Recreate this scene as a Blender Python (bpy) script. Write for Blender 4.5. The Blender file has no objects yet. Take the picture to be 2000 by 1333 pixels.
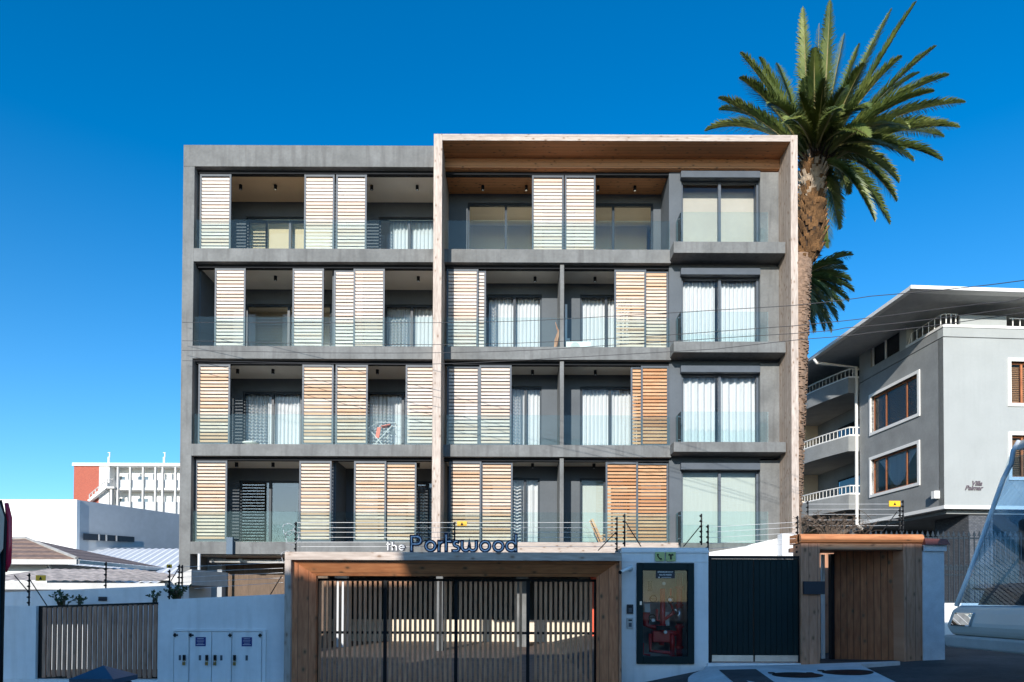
import bpy, math, random
from mathutils import Vector, Matrix
random.seed(7)
SC = bpy.context.scene
R = math.radians
# ------------------------------------------------------------------ camera
F = 1333.33; CZ = 1.6; PITCH = .0171; ROLL = .0035
SHY = .25375 - math.tan(PITCH)*2/3
fw = Vector((0, math.cos(PITCH), math.sin(PITCH)))
up0 = Vector((0, -math.sin(PITCH), math.cos(PITCH)))
rt = Vector((1,0,0))*math.cos(ROLL) + up0*math.sin(ROLL)
up = rt.cross(fw)
cam = bpy.data.objects.new('camera', bpy.data.cameras.new('camera'))
SC.collection.objects.link(cam); SC.camera = cam
cam.data.lens = 24; cam.data.sensor_width = 36; cam.data.shift_y = SHY
cam.data.clip_start = .05; cam.data.clip_end = 2000
cam.matrix_world = Matrix(((rt.x,up.x,-fw.x,0),(rt.y,up.y,-fw.y,0),(rt.z,up.z,-fw.z,CZ),(0,0,0,1)))
def at(px, py, Y):
    d = fw + rt*((px-1000)/F) + up*((666.5-py+2000*SHY)/F)
    return d.x*Y/d.y, CZ + d.z*Y/d.y
def PX(px, Y, py=700): return at(px, py, Y)[0]
def PZ(py, Y, px=1000): return at(px, py, Y)[1]
def P(px, py, Y): x, z = at(px, py, Y); return (x, Y, z)
# ------------------------------------------------------------------ light
SD = Vector((.27, 1, -.36)).normalized()
w = bpy.data.worlds.new('World'); SC.world = w; w.use_nodes = True
nt = w.node_tree; bg = nt.nodes['Background']
sky = nt.nodes.new('ShaderNodeTexSky'); sky.sky_type = 'NISHITA'; sky.sun_disc = False
sky.sun_elevation = math.asin(-SD.z); sky.sun_rotation = math.atan2(-SD.x, -SD.y)
sky.air_density = 1.0; sky.dust_density = .3; sky.ozone_density = 3.5
hs = nt.nodes.new('ShaderNodeHueSaturation'); hs.inputs['Saturation'].default_value = 1.06; hs.inputs['Hue'].default_value = .496
tcw = nt.nodes.new('ShaderNodeTexCoord'); sxw = nt.nodes.new('ShaderNodeSeparateXYZ'); mrw = nt.nodes.new('ShaderNodeMapRange')
mxw = nt.nodes.new('ShaderNodeMixRGB'); mxw.blend_type = 'MULTIPLY'; mxw.inputs[0].default_value = 1
mry = nt.nodes.new('ShaderNodeMapRange'); mry.inputs[1].default_value = -.35; mry.inputs[2].default_value = .35; mry.inputs[3].default_value = .38; mry.inputs[4].default_value = 1
tnw = nt.nodes.new('ShaderNodeValToRGB')
tnw.color_ramp.elements[0].color = (.6,.8,.92,1); tnw.color_ramp.elements[1].color = (.1,.54,.83,1)
mrw.inputs[1].default_value = .05; mrw.inputs[2].default_value = .6
nt.links.new(tcw.outputs['Generated'], sxw.inputs[0]); nt.links.new(sxw.outputs[1], mry.inputs[0]); nt.links.new(mry.outputs[0], mxw.inputs[0]); nt.links.new(sxw.outputs[2], mrw.inputs[0]); nt.links.new(mrw.outputs[0], tnw.inputs[0])
nt.links.new(sky.outputs[0], mxw.inputs[1]); nt.links.new(tnw.outputs[0], mxw.inputs[2]); nt.links.new(mxw.outputs[0], hs.inputs['Color'])
nt.links.new(hs.outputs[0], bg.inputs[0])
bg.inputs[1].default_value = .15
sl = bpy.data.lights.new('sun','SUN'); sl.energy = 3.5; sl.angle = R(.5); sl.color = (1,.93,.84)
so = bpy.data.objects.new('sun', sl); SC.collection.objects.link(so)
so.rotation_euler = SD.to_track_quat('-Z','Y').to_euler()
SC.view_settings.view_transform = 'Standard'; SC.view_settings.look = 'None'
SC.view_settings.exposure = .74; SC.view_settings.gamma = 1
SC.render.engine = 'CYCLES'
SC.cycles.max_bounces = 7; SC.cycles.transparent_max_bounces = 16
SC.cycles.caustics_reflective = False; SC.cycles.caustics_refractive = False
# ------------------------------------------------------------------ materials
class NB:
    def __init__(s, name):
        s.m = bpy.data.materials.new(name); s.m.use_nodes = True; s.t = s.m.node_tree
        s.b = s.t.nodes['Principled BSDF']; s.out = s.t.nodes['Material Output']
        s.tc = s.t.nodes.new('ShaderNodeTexCoord')
    def n(s, ty, ins=None, **kw):
        nd = s.t.nodes.new(ty)
        for k, v in kw.items(): setattr(nd, k, v)
        for k, v in (ins or {}).items():
            if isinstance(v, bpy.types.NodeSocket): s.t.links.new(v, nd.inputs[k])
            else: nd.inputs[k].default_value = v
        return nd
    def math(s, op, a, b=0.0):
        return s.n('ShaderNodeMath', {0: a, 1: b}, operation=op).outputs[0]
    def mix(s, f, a, b, bt='MIX'):
        nd = s.n('ShaderNodeMixRGB', blend_type=bt)
        for i, v in enumerate((f, a, b)):
            if isinstance(v, bpy.types.NodeSocket): s.t.links.new(v, nd.inputs[i])
            else: nd.inputs[i].default_value = v if i == 0 else (*v, 1)[:4]
        return nd.outputs[0]
    def ramp(s, f, a, b):
        nd = s.n('ShaderNodeMapRange', {0: f, 1: a, 2: b}); return nd.outputs[0]
    def noise(s, scale, vec=None, detail=4, sc3=None):
        v = vec or s.tc.outputs['Object']
        if sc3: v = s.n('ShaderNodeMapping', {0: v, 3: sc3}).outputs[0]
        return s.n('ShaderNodeTexNoise', {'Vector': v, 'Scale': scale, 'Detail': detail}).outputs[0]
    def set(s, col=None, rough=None, **kw):
        if col is not None:
            if isinstance(col, bpy.types.NodeSocket): s.t.links.new(col, s.b.inputs['Base Color'])
            else: s.b.inputs['Base Color'].default_value = (*col, 1)
        if rough is not None:
            if isinstance(rough, bpy.types.NodeSocket): s.t.links.new(rough, s.b.inputs['Roughness'])
            else: s.b.inputs['Roughness'].default_value = rough
        for k, v in kw.items(): s.b.inputs[k.replace('_', ' ')].default_value = v
        return s.m
    def bump(s, h, st=.3, d=.01):
        s.t.links.new(s.n('ShaderNodeBump', {'Height': h, 'Strength': st, 'Distance': d}).outputs[0], s.b.inputs['Normal'])
def mul(c, f): return tuple(x*f for x in c)
def plain(name, col, rough=.6, var=.15, scale=4, bump=.15, metal=0, dirt=None, streak=0):
    b = NB(name); n1 = b.noise(scale); n2 = b.noise(scale*9, detail=6)
    f = b.ramp(n1, .3, .7)
    c = b.mix(f, mul(col, 1-var), mul(col, 1+var))
    c = b.mix(b.ramp(n2, .25, .75), c, b.mix(1.0, c, (1-var, 1-var, 1-var), 'MULTIPLY'))
    if streak:
        s3 = b.noise(2.2, sc3=(3, 3, .25), detail=5)
        c = b.mix(b.math('MULTIPLY', b.ramp(s3, .5, .72), streak), c, dirt or mul(col, .55))
    if bump: b.bump(n2, bump)
    return b.set(c, rough, Metallic=metal)
def wood(name, c1, c2, along='Z', across='X', board=.14, rough=.7, knots=1.0, gap=.5, off=0.0):
    b = NB(name); sx = b.n('ShaderNodeSeparateXYZ', {0: b.tc.outputs['Object']})
    a = b.math('ADD', sx.outputs[across], off)
    q = b.math('DIVIDE', a, board); fl = b.math('FLOOR', q); fr = b.math('FRACT', q)
    rnd = b.n('ShaderNodeTexWhiteNoise', {'W': fl}, noise_dimensions='1D').outputs[0]
    v = b.n('ShaderNodeCombineXYZ', {'X': a, 'Y': b.math('ADD', b.math('MULTIPLY', sx.outputs[along], .12), b.math('MULTIPLY', rnd, 37.)), 'Z': fl}).outputs[0]
    g = b.noise(26, v, 6); g2 = b.noise(5, v, 3)
    c = b.mix(b.ramp(g, .35, .65), mul(c1,.85), c2)
    c = b.mix(b.math('MULTIPLY', b.ramp(g2, .4, .75), .6), c, mul(c1, .62))
    c = b.mix(b.math('MULTIPLY', rnd, .35), c, mul(c2, .6))
    if knots:
        kv = b.n('ShaderNodeCombineXYZ', {'X': b.math('MULTIPLY', a, 1.0), 'Y': b.math('MULTIPLY', sx.outputs[along], .55), 'Z': b.math('MULTIPLY', rnd, 9.)}).outputs[0]
        vo = b.n('ShaderNodeTexVoronoi', {'Vector': kv, 'Scale': 7.5}).outputs[0]
        c = b.mix(b.math('MULTIPLY', b.ramp(vo, .19, .08), knots), c, (.09, .045, .022))
        c = b.mix(b.math('MULTIPLY', b.ramp(vo, .34, .14), knots*.45), c, (.22, .12, .06))
    e = b.math('LESS_THAN', b.math('ABSOLUTE', b.math('SUBTRACT', fr, .5)), .5-.006/board)
    c = b.mix(b.math('MULTIPLY', b.math('SUBTRACT', 1.0, e), gap), c, (.03, .02, .015))
    b.bump(b.math('ADD', b.math('MULTIPLY', g, .15), e), .35, .008)
    return b.set(c, rough)
def glass(name, tint=(.78,.9,.9), ior=1.5, base=.0, spec=(1,1,1), wav=0):
    b = NB(name); t = b.t; t.nodes.remove(b.b)
    tr = b.n('ShaderNodeBsdfTransparent', {'Color': (*tint, 1)})
    gl = b.n('ShaderNodeBsdfGlossy', {'Color': (*spec, 1), 'Roughness': .012})
    if wav:
        t.links.new(b.n('ShaderNodeBump', {'Height': b.noise(1.3, detail=1), 'Strength': wav, 'Distance': .02}).outputs[0], gl.inputs['Normal'])
    fr = b.n('ShaderNodeFresnel', {'IOR': ior})
    f = b.math('ADD', fr.outputs[0], base)
    mx = b.n('ShaderNodeMixShader', {0: f, 1: tr.outputs[0], 2: gl.outputs[0]})
    t.links.new(mx.outputs[0], b.out.inputs[0]); return b.m
def slatmat(name, c1, c2, c3):
    b = NB(name); sx = b.n('ShaderNodeSeparateXYZ', {0: b.tc.outputs['Object']})
    fl = b.math('FLOOR', b.math('DIVIDE', sx.outputs['Z'], .108))
    oi = b.n('ShaderNodeObjectInfo').outputs['Random']
    rnd = b.n('ShaderNodeTexWhiteNoise', {'W': b.math('ADD', fl, b.math('MULTIPLY', oi, 50.))}, noise_dimensions='1D').outputs[0]
    v = b.n('ShaderNodeCombineXYZ', {'X': b.math('MULTIPLY', sx.outputs['X'], .15), 'Y': sx.outputs['Z'], 'Z': b.math('MULTIPLY', rnd, 9.)}).outputs[0]
    g = b.noise(20, v, 5)
    c = b.mix(b.ramp(g, .3, .7), c1, c2)
    c = b.mix(b.math('MULTIPLY', b.math('GREATER_THAN', rnd, .62), b.math('MULTIPLY', rnd, .75)), c, c3)
    return b.set(c, .65)
M = {}
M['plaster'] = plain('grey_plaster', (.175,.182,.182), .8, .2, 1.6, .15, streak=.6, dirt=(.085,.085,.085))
M['plaster_dark'] = plain('dark_plaster', (.095,.112,.13), .8, .1, 1.5, .1)  # facade plaster with the balconies' navy shade put into its colour
M['ceil'] = plain('ceiling_paint', (.8,.74,.66), .8, .03, 2, 0)
M['tile'] = plain('balcony_tile', (.62,.56,.48), .6, .05, 3, 0)  # kept pale to bounce sun up to the ceilings
M['interior'] = plain('interior_wall', (.75,.66,.52), .8, .05, 1, 0)
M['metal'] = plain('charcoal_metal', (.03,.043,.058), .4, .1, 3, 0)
M['metal_lit'] = plain('grey_metal', (.095,.113,.138), .45, .08, 3, 0)  # charcoal metal made paler in colour for frames in the sun
M['track'] = plain('black_metal', (.018,.02,.024), .8, .1, 3, 0)
M['white'] = plain('white_paint', (.8,.8,.79), .7, .03, 2, .08)
M['whitewall'] = plain('white_wall_paint', (.82,.83,.84), .75, .07, 1.1, .2, streak=.3, dirt=(.5,.49,.47))
M['trim'] = plain('white_trim', (.82,.82,.8), .6, .02, 3, 0)
M['concrete'] = plain('concrete', (.36,.36,.35), .85, .15, 3, .3)
M['paver'] = plain('pale_concrete', (.6,.6,.6), .85, .15, 2.2, .3, streak=0)
M['asphalt'] = plain('asphalt', (.06,.06,.062), .9, .4, 1.3, .8)
M['steel'] = plain('brushed_steel', (.5,.52,.55), .35, .1, 6, 0, metal=1)
M['green_gate'] = plain('dark_teal_paint', (.004,.019,.022), .5, .15, 2, 0)
M['black'] = plain('black_paint', (.012,.013,.015), .5, .1, 4, 0)
M['rubber'] = plain('rubber', (.015,.015,.016), .8, .1, 4, 0)
M['red'] = plain('red_pipe_paint', (.42,.02,.02), .35, .15, 4, 0)
M['orange'] = plain('orange_red_paint', (.7,.09,.035), .5, .08, 4, 0)
M['yellow'] = plain('yellow_sign', (.95,.5,.015), .5, .06, 9, 0)
M['brass'] = plain('brass', (.6,.42,.15), .35, .1, 9, 0, metal=1)
M['blue'] = plain('blue_label', (.03,.04,.2), .5, .1, 9, 0)
M['binblue'] = plain('blue_plastic', (.03,.085,.15), .5, .12, 3, .1)
for k_ in ('track','metal','metal_lit','black','green_gate'): M[k_].node_tree.nodes['Principled BSDF'].inputs['Specular IOR Level'].default_value = .18
M['woodpale'] = wood('pale_cladding_upright', (.42,.33,.265), (.52,.43,.36), 'Z', 'Y', .17, knots=.75)
M['woodpaleX'] = wood('pale_cladding_level', (.42,.33,.265), (.52,.43,.36), 'X', 'Y', .17, knots=.75)
M['woodfront'] = wood('pale_cladding_front', (.47,.385,.33), (.58,.5,.44), 'Z', 'X', .5, knots=.7)
M['woodfrontX'] = wood('pale_cladding_edge', (.47,.385,.33), (.58,.5,.44), 'X', 'Z', .5, knots=.7)
M['soffit'] = wood('timber_soffit', (.72,.32,.13), (.58,.24,.09), 'X', 'Y', .14, knots=.9)
M['soffitX'] = wood('timber_edge', (.68,.35,.18), (.56,.27,.12), 'X', 'Z', .12, knots=.8)
M['gatewood'] = wood('orange_timber_upright', (.56,.2,.085), (.68,.28,.13), 'Z', 'X', .15, knots=1)
M['gatewoodX'] = wood('orange_timber_level', (.6,.22,.085), (.72,.31,.13), 'X', 'Z', .16, knots=1)
M['portal'] = wood('weathered_timber_upright', (.52,.24,.13), (.6,.32,.2), 'Z', 'X', .155, knots=.8)
M['portalX'] = wood('weathered_timber_level', (.55,.27,.14), (.62,.35,.2), 'X', 'Z', .155, knots=.8)
M['doorwood'] = wood('brown_timber_boards', (.4,.13,.05), (.54,.2,.08), 'Z', 'Y', .0856, knots=1, gap=.5, off=-1.07)
M['brownwall'] = wood('brown_tile_wall', (.13,.085,.055), (.18,.12,.08), 'Z', 'X', .6, knots=0, gap=.4)
M['slatpale'] = slatmat('pale_slats', (.72,.62,.56), (.86,.78,.72), (.74,.56,.44))  # weathered wood, with the upper rows' white sun glare put into its colour
M['slatmid'] = slatmat('honey_slats', (.7,.54,.42), (.84,.71,.6), (.66,.38,.2))
M['slatorange'] = slatmat('orange_slats', (.6,.33,.17), (.74,.47,.28), (.5,.22,.09))
M['gateslat'] = wood('grey_timber_slats', (.56,.26,.13), (.66,.36,.21), 'Z', 'X', .0898, knots=.3, gap=0)
M['oldslat'] = wood('old_grey_slats', (.36,.19,.12), (.5,.29,.2), 'Z', 'X', .09, knots=.5, gap=0)
M['glass'] = glass('window_glass', (.95,.97,.975), 1.32, .0, (.95,.97,1))
M['glassdark'] = glass('dark_window_glass', (.6,.65,.68), 1.45, .05, (.95,.97,1))
M['bal'] = glass('balustrade_glass', (.915,.967,.967), 1.28, .0, (.85,1,1), wav=0)
M['pipe'] = plain('grey_pipe', (.5,.5,.49), .5, .1, 4, 0)
M['cable'] = plain('cable', (.03,.03,.035), .6, .1, 4, 0)
M['wire'] = plain('galvanised_wire', (.55,.56,.58), .4, .1, 4, 0)
M['villadark'] = plain('grey_render_rough', (.27,.285,.29), .9, .12, 1.3, .5)  # rough render; the side's weaker sun is put into the darker colour
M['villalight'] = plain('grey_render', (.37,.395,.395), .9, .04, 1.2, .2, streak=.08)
M['villasof'] = plain('eave_paint', (.8,.79,.76), .8, .05, 1, 0)
M['blind'] = plain('timber_blind', (.5,.26,.13), .5, .2, 20, 0)
M['letter'] = plain('navy_letter', (.01,.022,.06), .35, .1, 5, 0)
M['letterface'] = plain('pale_letter_face', (.62,.68,.8), .4, .05, 5, 0)
M['navytext'] = plain('dark_plate', (.012,.018,.03), .5, .1, 5, 0)
M['carpaint'] = plain('silver_van_paint', (.62,.6,.55), .25, .03, 3, 0)
M['teal'] = plain('dark_teal_van_paint', (.02,.055,.075), .22, .05, 3, 0)
M['lamp'] = plain('red_tail_lamp', (.75,.03,.08), .15, .05, 5, 0)
def curtain_mat(name, col):
    b = NB(name); t = b.t; t.nodes.remove(b.b)
    n = b.noise(30, sc3=(1,1,.05)); c = b.mix(b.ramp(n,.3,.7), mul(col,.9), col)
    d = b.n('ShaderNodeBsdfDiffuse', {'Color': c}); tl = b.n('ShaderNodeBsdfTranslucent', {'Color': c})
    mx = b.n('ShaderNodeMixShader', {0: .2, 1: d.outputs[0], 2: tl.outputs[0]})
    t.links.new(mx.outputs[0], b.out.inputs[0]); return b.m
M['curtain'] = curtain_mat('white_curtain', (.84,.84,.85))
M['blindfab'] = curtain_mat('pale_roller_blind', (.62,.66,.6))
M['blindyel'] = curtain_mat('yellow_roller_blind', (.78,.62,.4))
def brick(name, c1, c2, mortar, s):
    b = NB(name)
    v = b.n('ShaderNodeCombineXYZ'); sx = b.n('ShaderNodeSeparateXYZ', {0: b.tc.outputs['Object']})
    b.t.links.new(b.math('ADD', sx.outputs[0], sx.outputs[1]), v.inputs[0]); b.t.links.new(sx.outputs[2], v.inputs[1])
    br = b.n('ShaderNodeTexBrick', {'Vector': v.outputs[0], 'Color1': (*c1,1), 'Color2': (*c2,1), 'Mortar': (*mortar,1), 'Scale': s, 'Mortar Size': .02})
    return b.set(br.outputs[0], .85)
M['redbrick'] = brick('red_brick', (.34,.065,.04), (.42,.09,.05), (.4,.2,.15), 3.0)
M['blackbrick'] = brick('dark_brick', (.07,.08,.1), (.12,.13,.15), (.03,.03,.03), 4.0)
def ridged(name, col, ax, per, amp=.5, dark=.6, var=.2):
    b = NB(name); sx = b.n('ShaderNodeSeparateXYZ', {0: b.tc.outputs['Object']})
    s = b.math('SINE', b.math('MULTIPLY', sx.outputs[ax], 2*math.pi/per))
    n = b.noise(5, detail=6)
    c = b.mix(b.ramp(n,.3,.7), mul(col,1-var), mul(col,1+var))
    b.bump(s, amp, per*.35); return b.set(c, .7)
M['corr'] = ridged('white_corrugated_sheet', (.75,.75,.75), 0, .42, .9, .6, .04)
M['rooftile'] = ridged('brown_roof_tile', (.26,.17,.125), 2, .22, .35, .6, .3)
M['pantile'] = ridged('weathered_pantile', (.6,.5,.42), 0, .26, 0, .6, .4)
M['villaglass'] = glass('villa_window_glass', (.85,.88,.9), 1.1, .0)
M['busglass'] = glass('bus_glass', (.68,.8,.9), 1.1, .05, (.6,.8,1))
M['hallgrey'] = plain('hall_side_paint', (.4,.44,.48), .85, .1, .35, .1)  # shade on otherwise pale walls put into the colour
M['hallpale'] = plain('pale_grey_paint', (.6,.63,.65), .8, .05, 1, 0)
M['sig'] = plain('bronze_letters', (.13,.1,.12), .5, .1, 5, 0)
# leaves
def leafmat(name, c1, c2, scale=2.5):
    b = NB(name); n = b.noise(scale, detail=5); c = b.mix(b.ramp(n,.35,.65), c1, c2)
    m = b.set(c, .45); return m
M['frond'] = leafmat('palm_leaf', (.04,.075,.016), (.14,.175,.04), 1.2)
M['frond2'] = leafmat('palm_leaf_pale', (.1,.14,.03), (.22,.25,.07), 1.2)
M['rachis'] = leafmat('palm_rib', (.2,.2,.06), (.28,.22,.1))
M['frondfar'] = leafmat('far_palm_leaf', (.03,.065,.02), (.09,.13,.035), 1.2)
M['trunk'] = plain('palm_bark', (.3,.2,.14), .9, .35, 9, 1, streak=0)
M['boots'] = plain('palm_leaf_base', (.24,.125,.05), .9, .7, 2.6, .6)
M['bootdark'] = plain('palm_fibre', (.05,.03,.018), .95, .4, 6, .8)
M['bootpale'] = plain('pale_cut_stub', (.5,.4,.3), .9, .3, 6, .4)
M['leaf'] = leafmat('leaf', (.02,.05,.015), (.06,.1,.03), 8)
M['twig'] = plain('twig', (.16,.12,.09), .9, .3, 8, 0)
# ------------------------------------------------------------------ mesh builder
OFF = {}
class MB:
    def __init__(s): s.v = []; s.f = []
    def poly(s, pts):
        n = len(s.v); s.v += [tuple(p) for p in pts]; s.f.append(tuple(range(n, n+len(pts)))); return s
    def box(s, x0, x1, y0, y1, z0, z1):
        n = len(s.v)
        s.v += [(x,y,z) for x in (x0,x1) for y in (y0,y1) for z in (z0,z1)]
        s.f += [tuple(n+i for i in q) for q in ((0,1,3,2),(4,6,7,5),(0,4,5,1),(2,3,7,6),(0,2,6,4),(1,5,7,3))]
        return s
    def obox(s, c, ax, ay, az):   # centre and three half-axis vectors
        c = Vector(c); ax, ay, az = Vector(ax), Vector(ay), Vector(az); n = len(s.v)
        s.v += [tuple(c+ax*i+ay*j+az*k) for i in (-1,1) for j in (-1,1) for k in (-1,1)]
        s.f += [tuple(n+i for i in q) for q in ((0,1,3,2),(4,6,7,5),(0,4,5,1),(2,3,7,6),(0,2,6,4),(1,5,7,3))]
        return s
    def prism(s, pts, d):   # polygon (3d pts) extruded by vector d
        n = len(s.v); k = len(pts); d = Vector(d)
        s.v += [tuple(p) for p in pts] + [tuple(Vector(p)+d) for p in pts]
        s.f.append(tuple(range(n, n+k))); s.f.append(tuple(reversed(range(n+k, n+2*k))))
        for i in range(k):
            j = (i+1) % k; s.f.append((n+i, n+k+i, n+k+j, n+j))
        return s
    def tube(s, pts, r, seg=6, cap=True):
        pts = [Vector(p) for p in pts]; rs = r if isinstance(r, (list, tuple)) else [r]*len(pts)
        n = len(s.v); prev = None
        for i, p in enumerate(pts):
            t = (pts[min(i+1, len(pts)-1)] - pts[max(i-1, 0)]).normalized()
            if prev is None: a = t.orthogonal().normalized()
            else: a = (prev - t*prev.dot(t)).normalized()
            prev = a; b = t.cross(a)
            for k in range(seg):
                an = 2*math.pi*k/seg; s.v.append(tuple(p + (a*math.cos(an)+b*math.sin(an))*rs[i]))
        for i in range(len(pts)-1):
            for k in range(seg):
                k2 = (k+1) % seg; s.f.append((n+i*seg+k, n+i*seg+k2, n+(i+1)*seg+k2, n+(i+1)*seg+k))
        if cap:
            s.f.append(tuple(reversed(range(n, n+seg)))); e = n+(len(pts)-1)*seg; s.f.append(tuple(range(e, e+seg)))
        return s
    def build(s, name, mat, parent=None, local=False, smooth=False, bevel=0):
        o = bpy.data.objects.new(name, bpy.data.meshes.new(name)); SC.collection.objects.link(o)
        if parent is not None:
            off = Vector((0,0,0)) if local else OFF.get(parent.name, Vector((0,0,0))); o.parent = parent; OFF[o.name] = off
        else:
            xs = [v[0] for v in s.v]; ys = [v[1] for v in s.v]; zs = [v[2] for v in s.v]
            off = Vector(((min(xs)+max(xs))/2, (min(ys)+max(ys))/2, min(zs))); o.location = off; OFF[o.name] = off
        o.data.from_pydata([tuple(Vector(v)-off) for v in s.v], [], s.f)
        o.data.update(); o.data.materials.append(M[mat] if isinstance(mat, str) else mat)
        if smooth:
            for p in o.data.polygons: p.use_smooth = True
        if bevel:
            md = o.modifiers.new('bevel', 'BEVEL'); md.width = bevel; md.segments = 2; md.limit_method = 'ANGLE'
        return o
def tag(o, label=None, cat=None, group=None, kind=None):
    if label: o['label'] = label
    if cat: o['category'] = cat
    if group: o['group'] = group
    if kind: o['kind'] = kind
    return o
def thing(name, label, cat, loc=(0,0,0), rz=0, group=None):
    o = bpy.data.objects.new(name, None); SC.collection.objects.link(o); o.empty_display_size = .2
    o.location = loc; o.rotation_euler = (0,0,rz); OFF[o.name] = Vector(loc)
    return tag(o, label, cat, group)
def box(*a): return MB().box(*a)
def walls(mb, x0, x1, z0, z1, y0, y1, holes):   # wall slab with rectangular holes (x0,x1,z0,z1)
    xs = sorted({x0, x1, *[min(max(h[i],x0),x1) for h in holes for i in (0,1)]})
    for a, b in zip(xs, xs[1:]):
        if b-a < 1e-5: continue
        m = (a+b)/2; cuts = sorted([(h[2],h[3]) for h in holes if h[0] < m < h[1]])
        z = z0
        for c0, c1 in cuts:
            if c0 > z+1e-5: mb.box(a, b, y0, y1, z, c0)
            z = max(z, c1)
        if z1 > z+1e-5: mb.box(a, b, y0, y1, z, z1)
    return mb
# ------------------------------------------------------------------ ground
def gz(x):
    pts = [(-1e3,0),(1.4,0),(3.4,.42),(5.2,.46),(7.2,.6),(14,.9),(30,1.4),(1e3,1.4)]
    for (a,b),(c,d) in zip(pts, pts[1:]):
        if x <= c: return b+(d-b)*(x-a)/(c-a)
g = MB(); gx = [-700,-60,-30,-12,-8,-4,-1,1.4,2,2.6,3.4,4.3,5.2,6.2,7.2,10,14,22,30,60,700]; gy = [-400,-30,-3,2,9,12.3,20,40,100,700]
n = len(gx)
g.v = [(x, y, gz(x)-.012) for y in gy for x in gx]
g.f = [(j*n+i, j*n+i+1, (j+1)*n+i+1, (j+1)*n+i) for j in range(len(gy)-1) for i in range(n-1)]
tag(g.build('ground', 'asphalt'), kind='structure')
# pale concrete apron in front of the gates (kerb step at its street edge)
def lin(P_, x):
    for (a,b),(c,d) in zip(P_, P_[1:]):
        if x <= c: return b+(d-b)*(x-a)/(c-a)
    return P_[-1][1]
pv = MB(); hi_ = [(2.75,10.6),(2.85,11.1),(3.0,11.4),(3.2,11.62),(3.36,11.7),(3.37,11.98),(5.3,11.98),(6.6,11.56)]; lo_ = [(2.75,10.55),(2.8,9.6),(2.95,8.2),(4.95,8.2),(5.2,9.2),(5.83,11.45),(6.6,11.5)]
xs = [2.75+i*.07 for i in range(56)]; xs = [x for x in xs if x < 6.6]
for xa_, xb_ in zip(xs, xs[1:]):
    c4 = [(xa_,lin(lo_,xa_)),(xb_,lin(lo_,xb_)),(xb_,lin(hi_,xb_)),(xa_,lin(hi_,xa_))]; tp_ = [(x,y,gz(x)+.05) for x,y in c4]
    pv.poly(tp_)
    for a,b in ((0,1),(2,3),(3,0)) if xa_ == xs[0] else ((0,1),(2,3)): p,q_ = tp_[a],tp_[b]; pv.poly([p,(p[0],p[1],p[2]-.12),(q_[0],q_[1],q_[2]-.12),q_])
tag(pv.build('pavement', 'paver'), kind='structure')
# pavement strip along the left wall
tag(box(-30, -1.2, 10.4, 12.0, -.1, .07).build('pavement', 'paver'), kind='structure')
tag(box(-30, 9, -4.2, -1.0, -.1, .07).build('pavement', 'paver'), kind='structure')
def disc(mb, cx, cy, z, r, seg=28, h=.006):
    pts = [(cx+r*math.cos(2*math.pi*k/seg), cy+r*math.sin(2*math.pi*k/seg)) for k in range(seg)]
    mb.prism([(x,y,gz(x)+z) for x,y in pts], (0,0,h)); return mb
for (px, lab) in ((1557,'round dark manhole cover in the pale pavement, nearer the green gate'), (1655,'round dark manhole cover in the pale pavement, in front of the timber door')):
    Y = 10.35 if px < 1600 else 10.55
    m = disc(MB(), PX(px,Y,1320), Y, .052, .36); 
    for a in (-1,1): m.box(PX(px,Y,1320)+a*.3-.04, PX(px,Y,1320)+a*.3+.04, Y+.2, Y+.28, gz(PX(px,Y,1320))+.055, gz(PX(px,Y,1320))+.068)
    tag(m.build('manhole_cover', 'black'), lab, 'manhole cover', 'manhole covers')
q = MB().prism([(x,y,gz(x)+.056) for x,y in ((3.12,9.3),(3.6,9.3),(4.0,11.2),(3.4,11.2))], (0,0,.008))
tag(q.build('access_cover', 'asphalt'), 'dark rectangular access cover set in the pavement before the green gate', 'access cover')
# ------------------------------------------------------------------ apartment building
FY = 21.0
zt = [PZ(y, FY, 600) for y in (1059, 868, 676.5, 486)]       # floor tops, first to fourth
zb = [PZ(y, FY, 600) for y in (1083, 891, 701, 511.5)]        # slab undersides
roof0, roof1 = PZ(326, FY, 600), PZ(284, FY, 600)
XL = PX(354, FY, 660); XI = PX(376, FY, 690)       # outer and inner faces of the left fin
FYF = 20.2
FL0, FL1 = PX(845, FYF, 650), PX(862, FYF, 650)
FR0, FR1 = PX(1545, FYF, 650), PX(1559, FYF, 650)
ft0, ft1 = PZ(276, FYF, 1200), PZ(263.5, FYF, 1200)
fb0, fb1 = PZ(1080, FYF, 1200), PZ(1060, FYF, 1200)
BL = PX(1308, 21.1, 700)
YB1, YB2 = 22.85, 22.35      # back walls of left and right balconies
YE = 31.0
B = thing('apartment_building', 'four storey dark grey apartment block with slatted sliding shutters and a pale timber surround', 'building', ((XL+FR1)/2, FYF, 0))
def part(mb, name, mat, par=None, **k): return mb.build(name, mat, par or B, **k)
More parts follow.
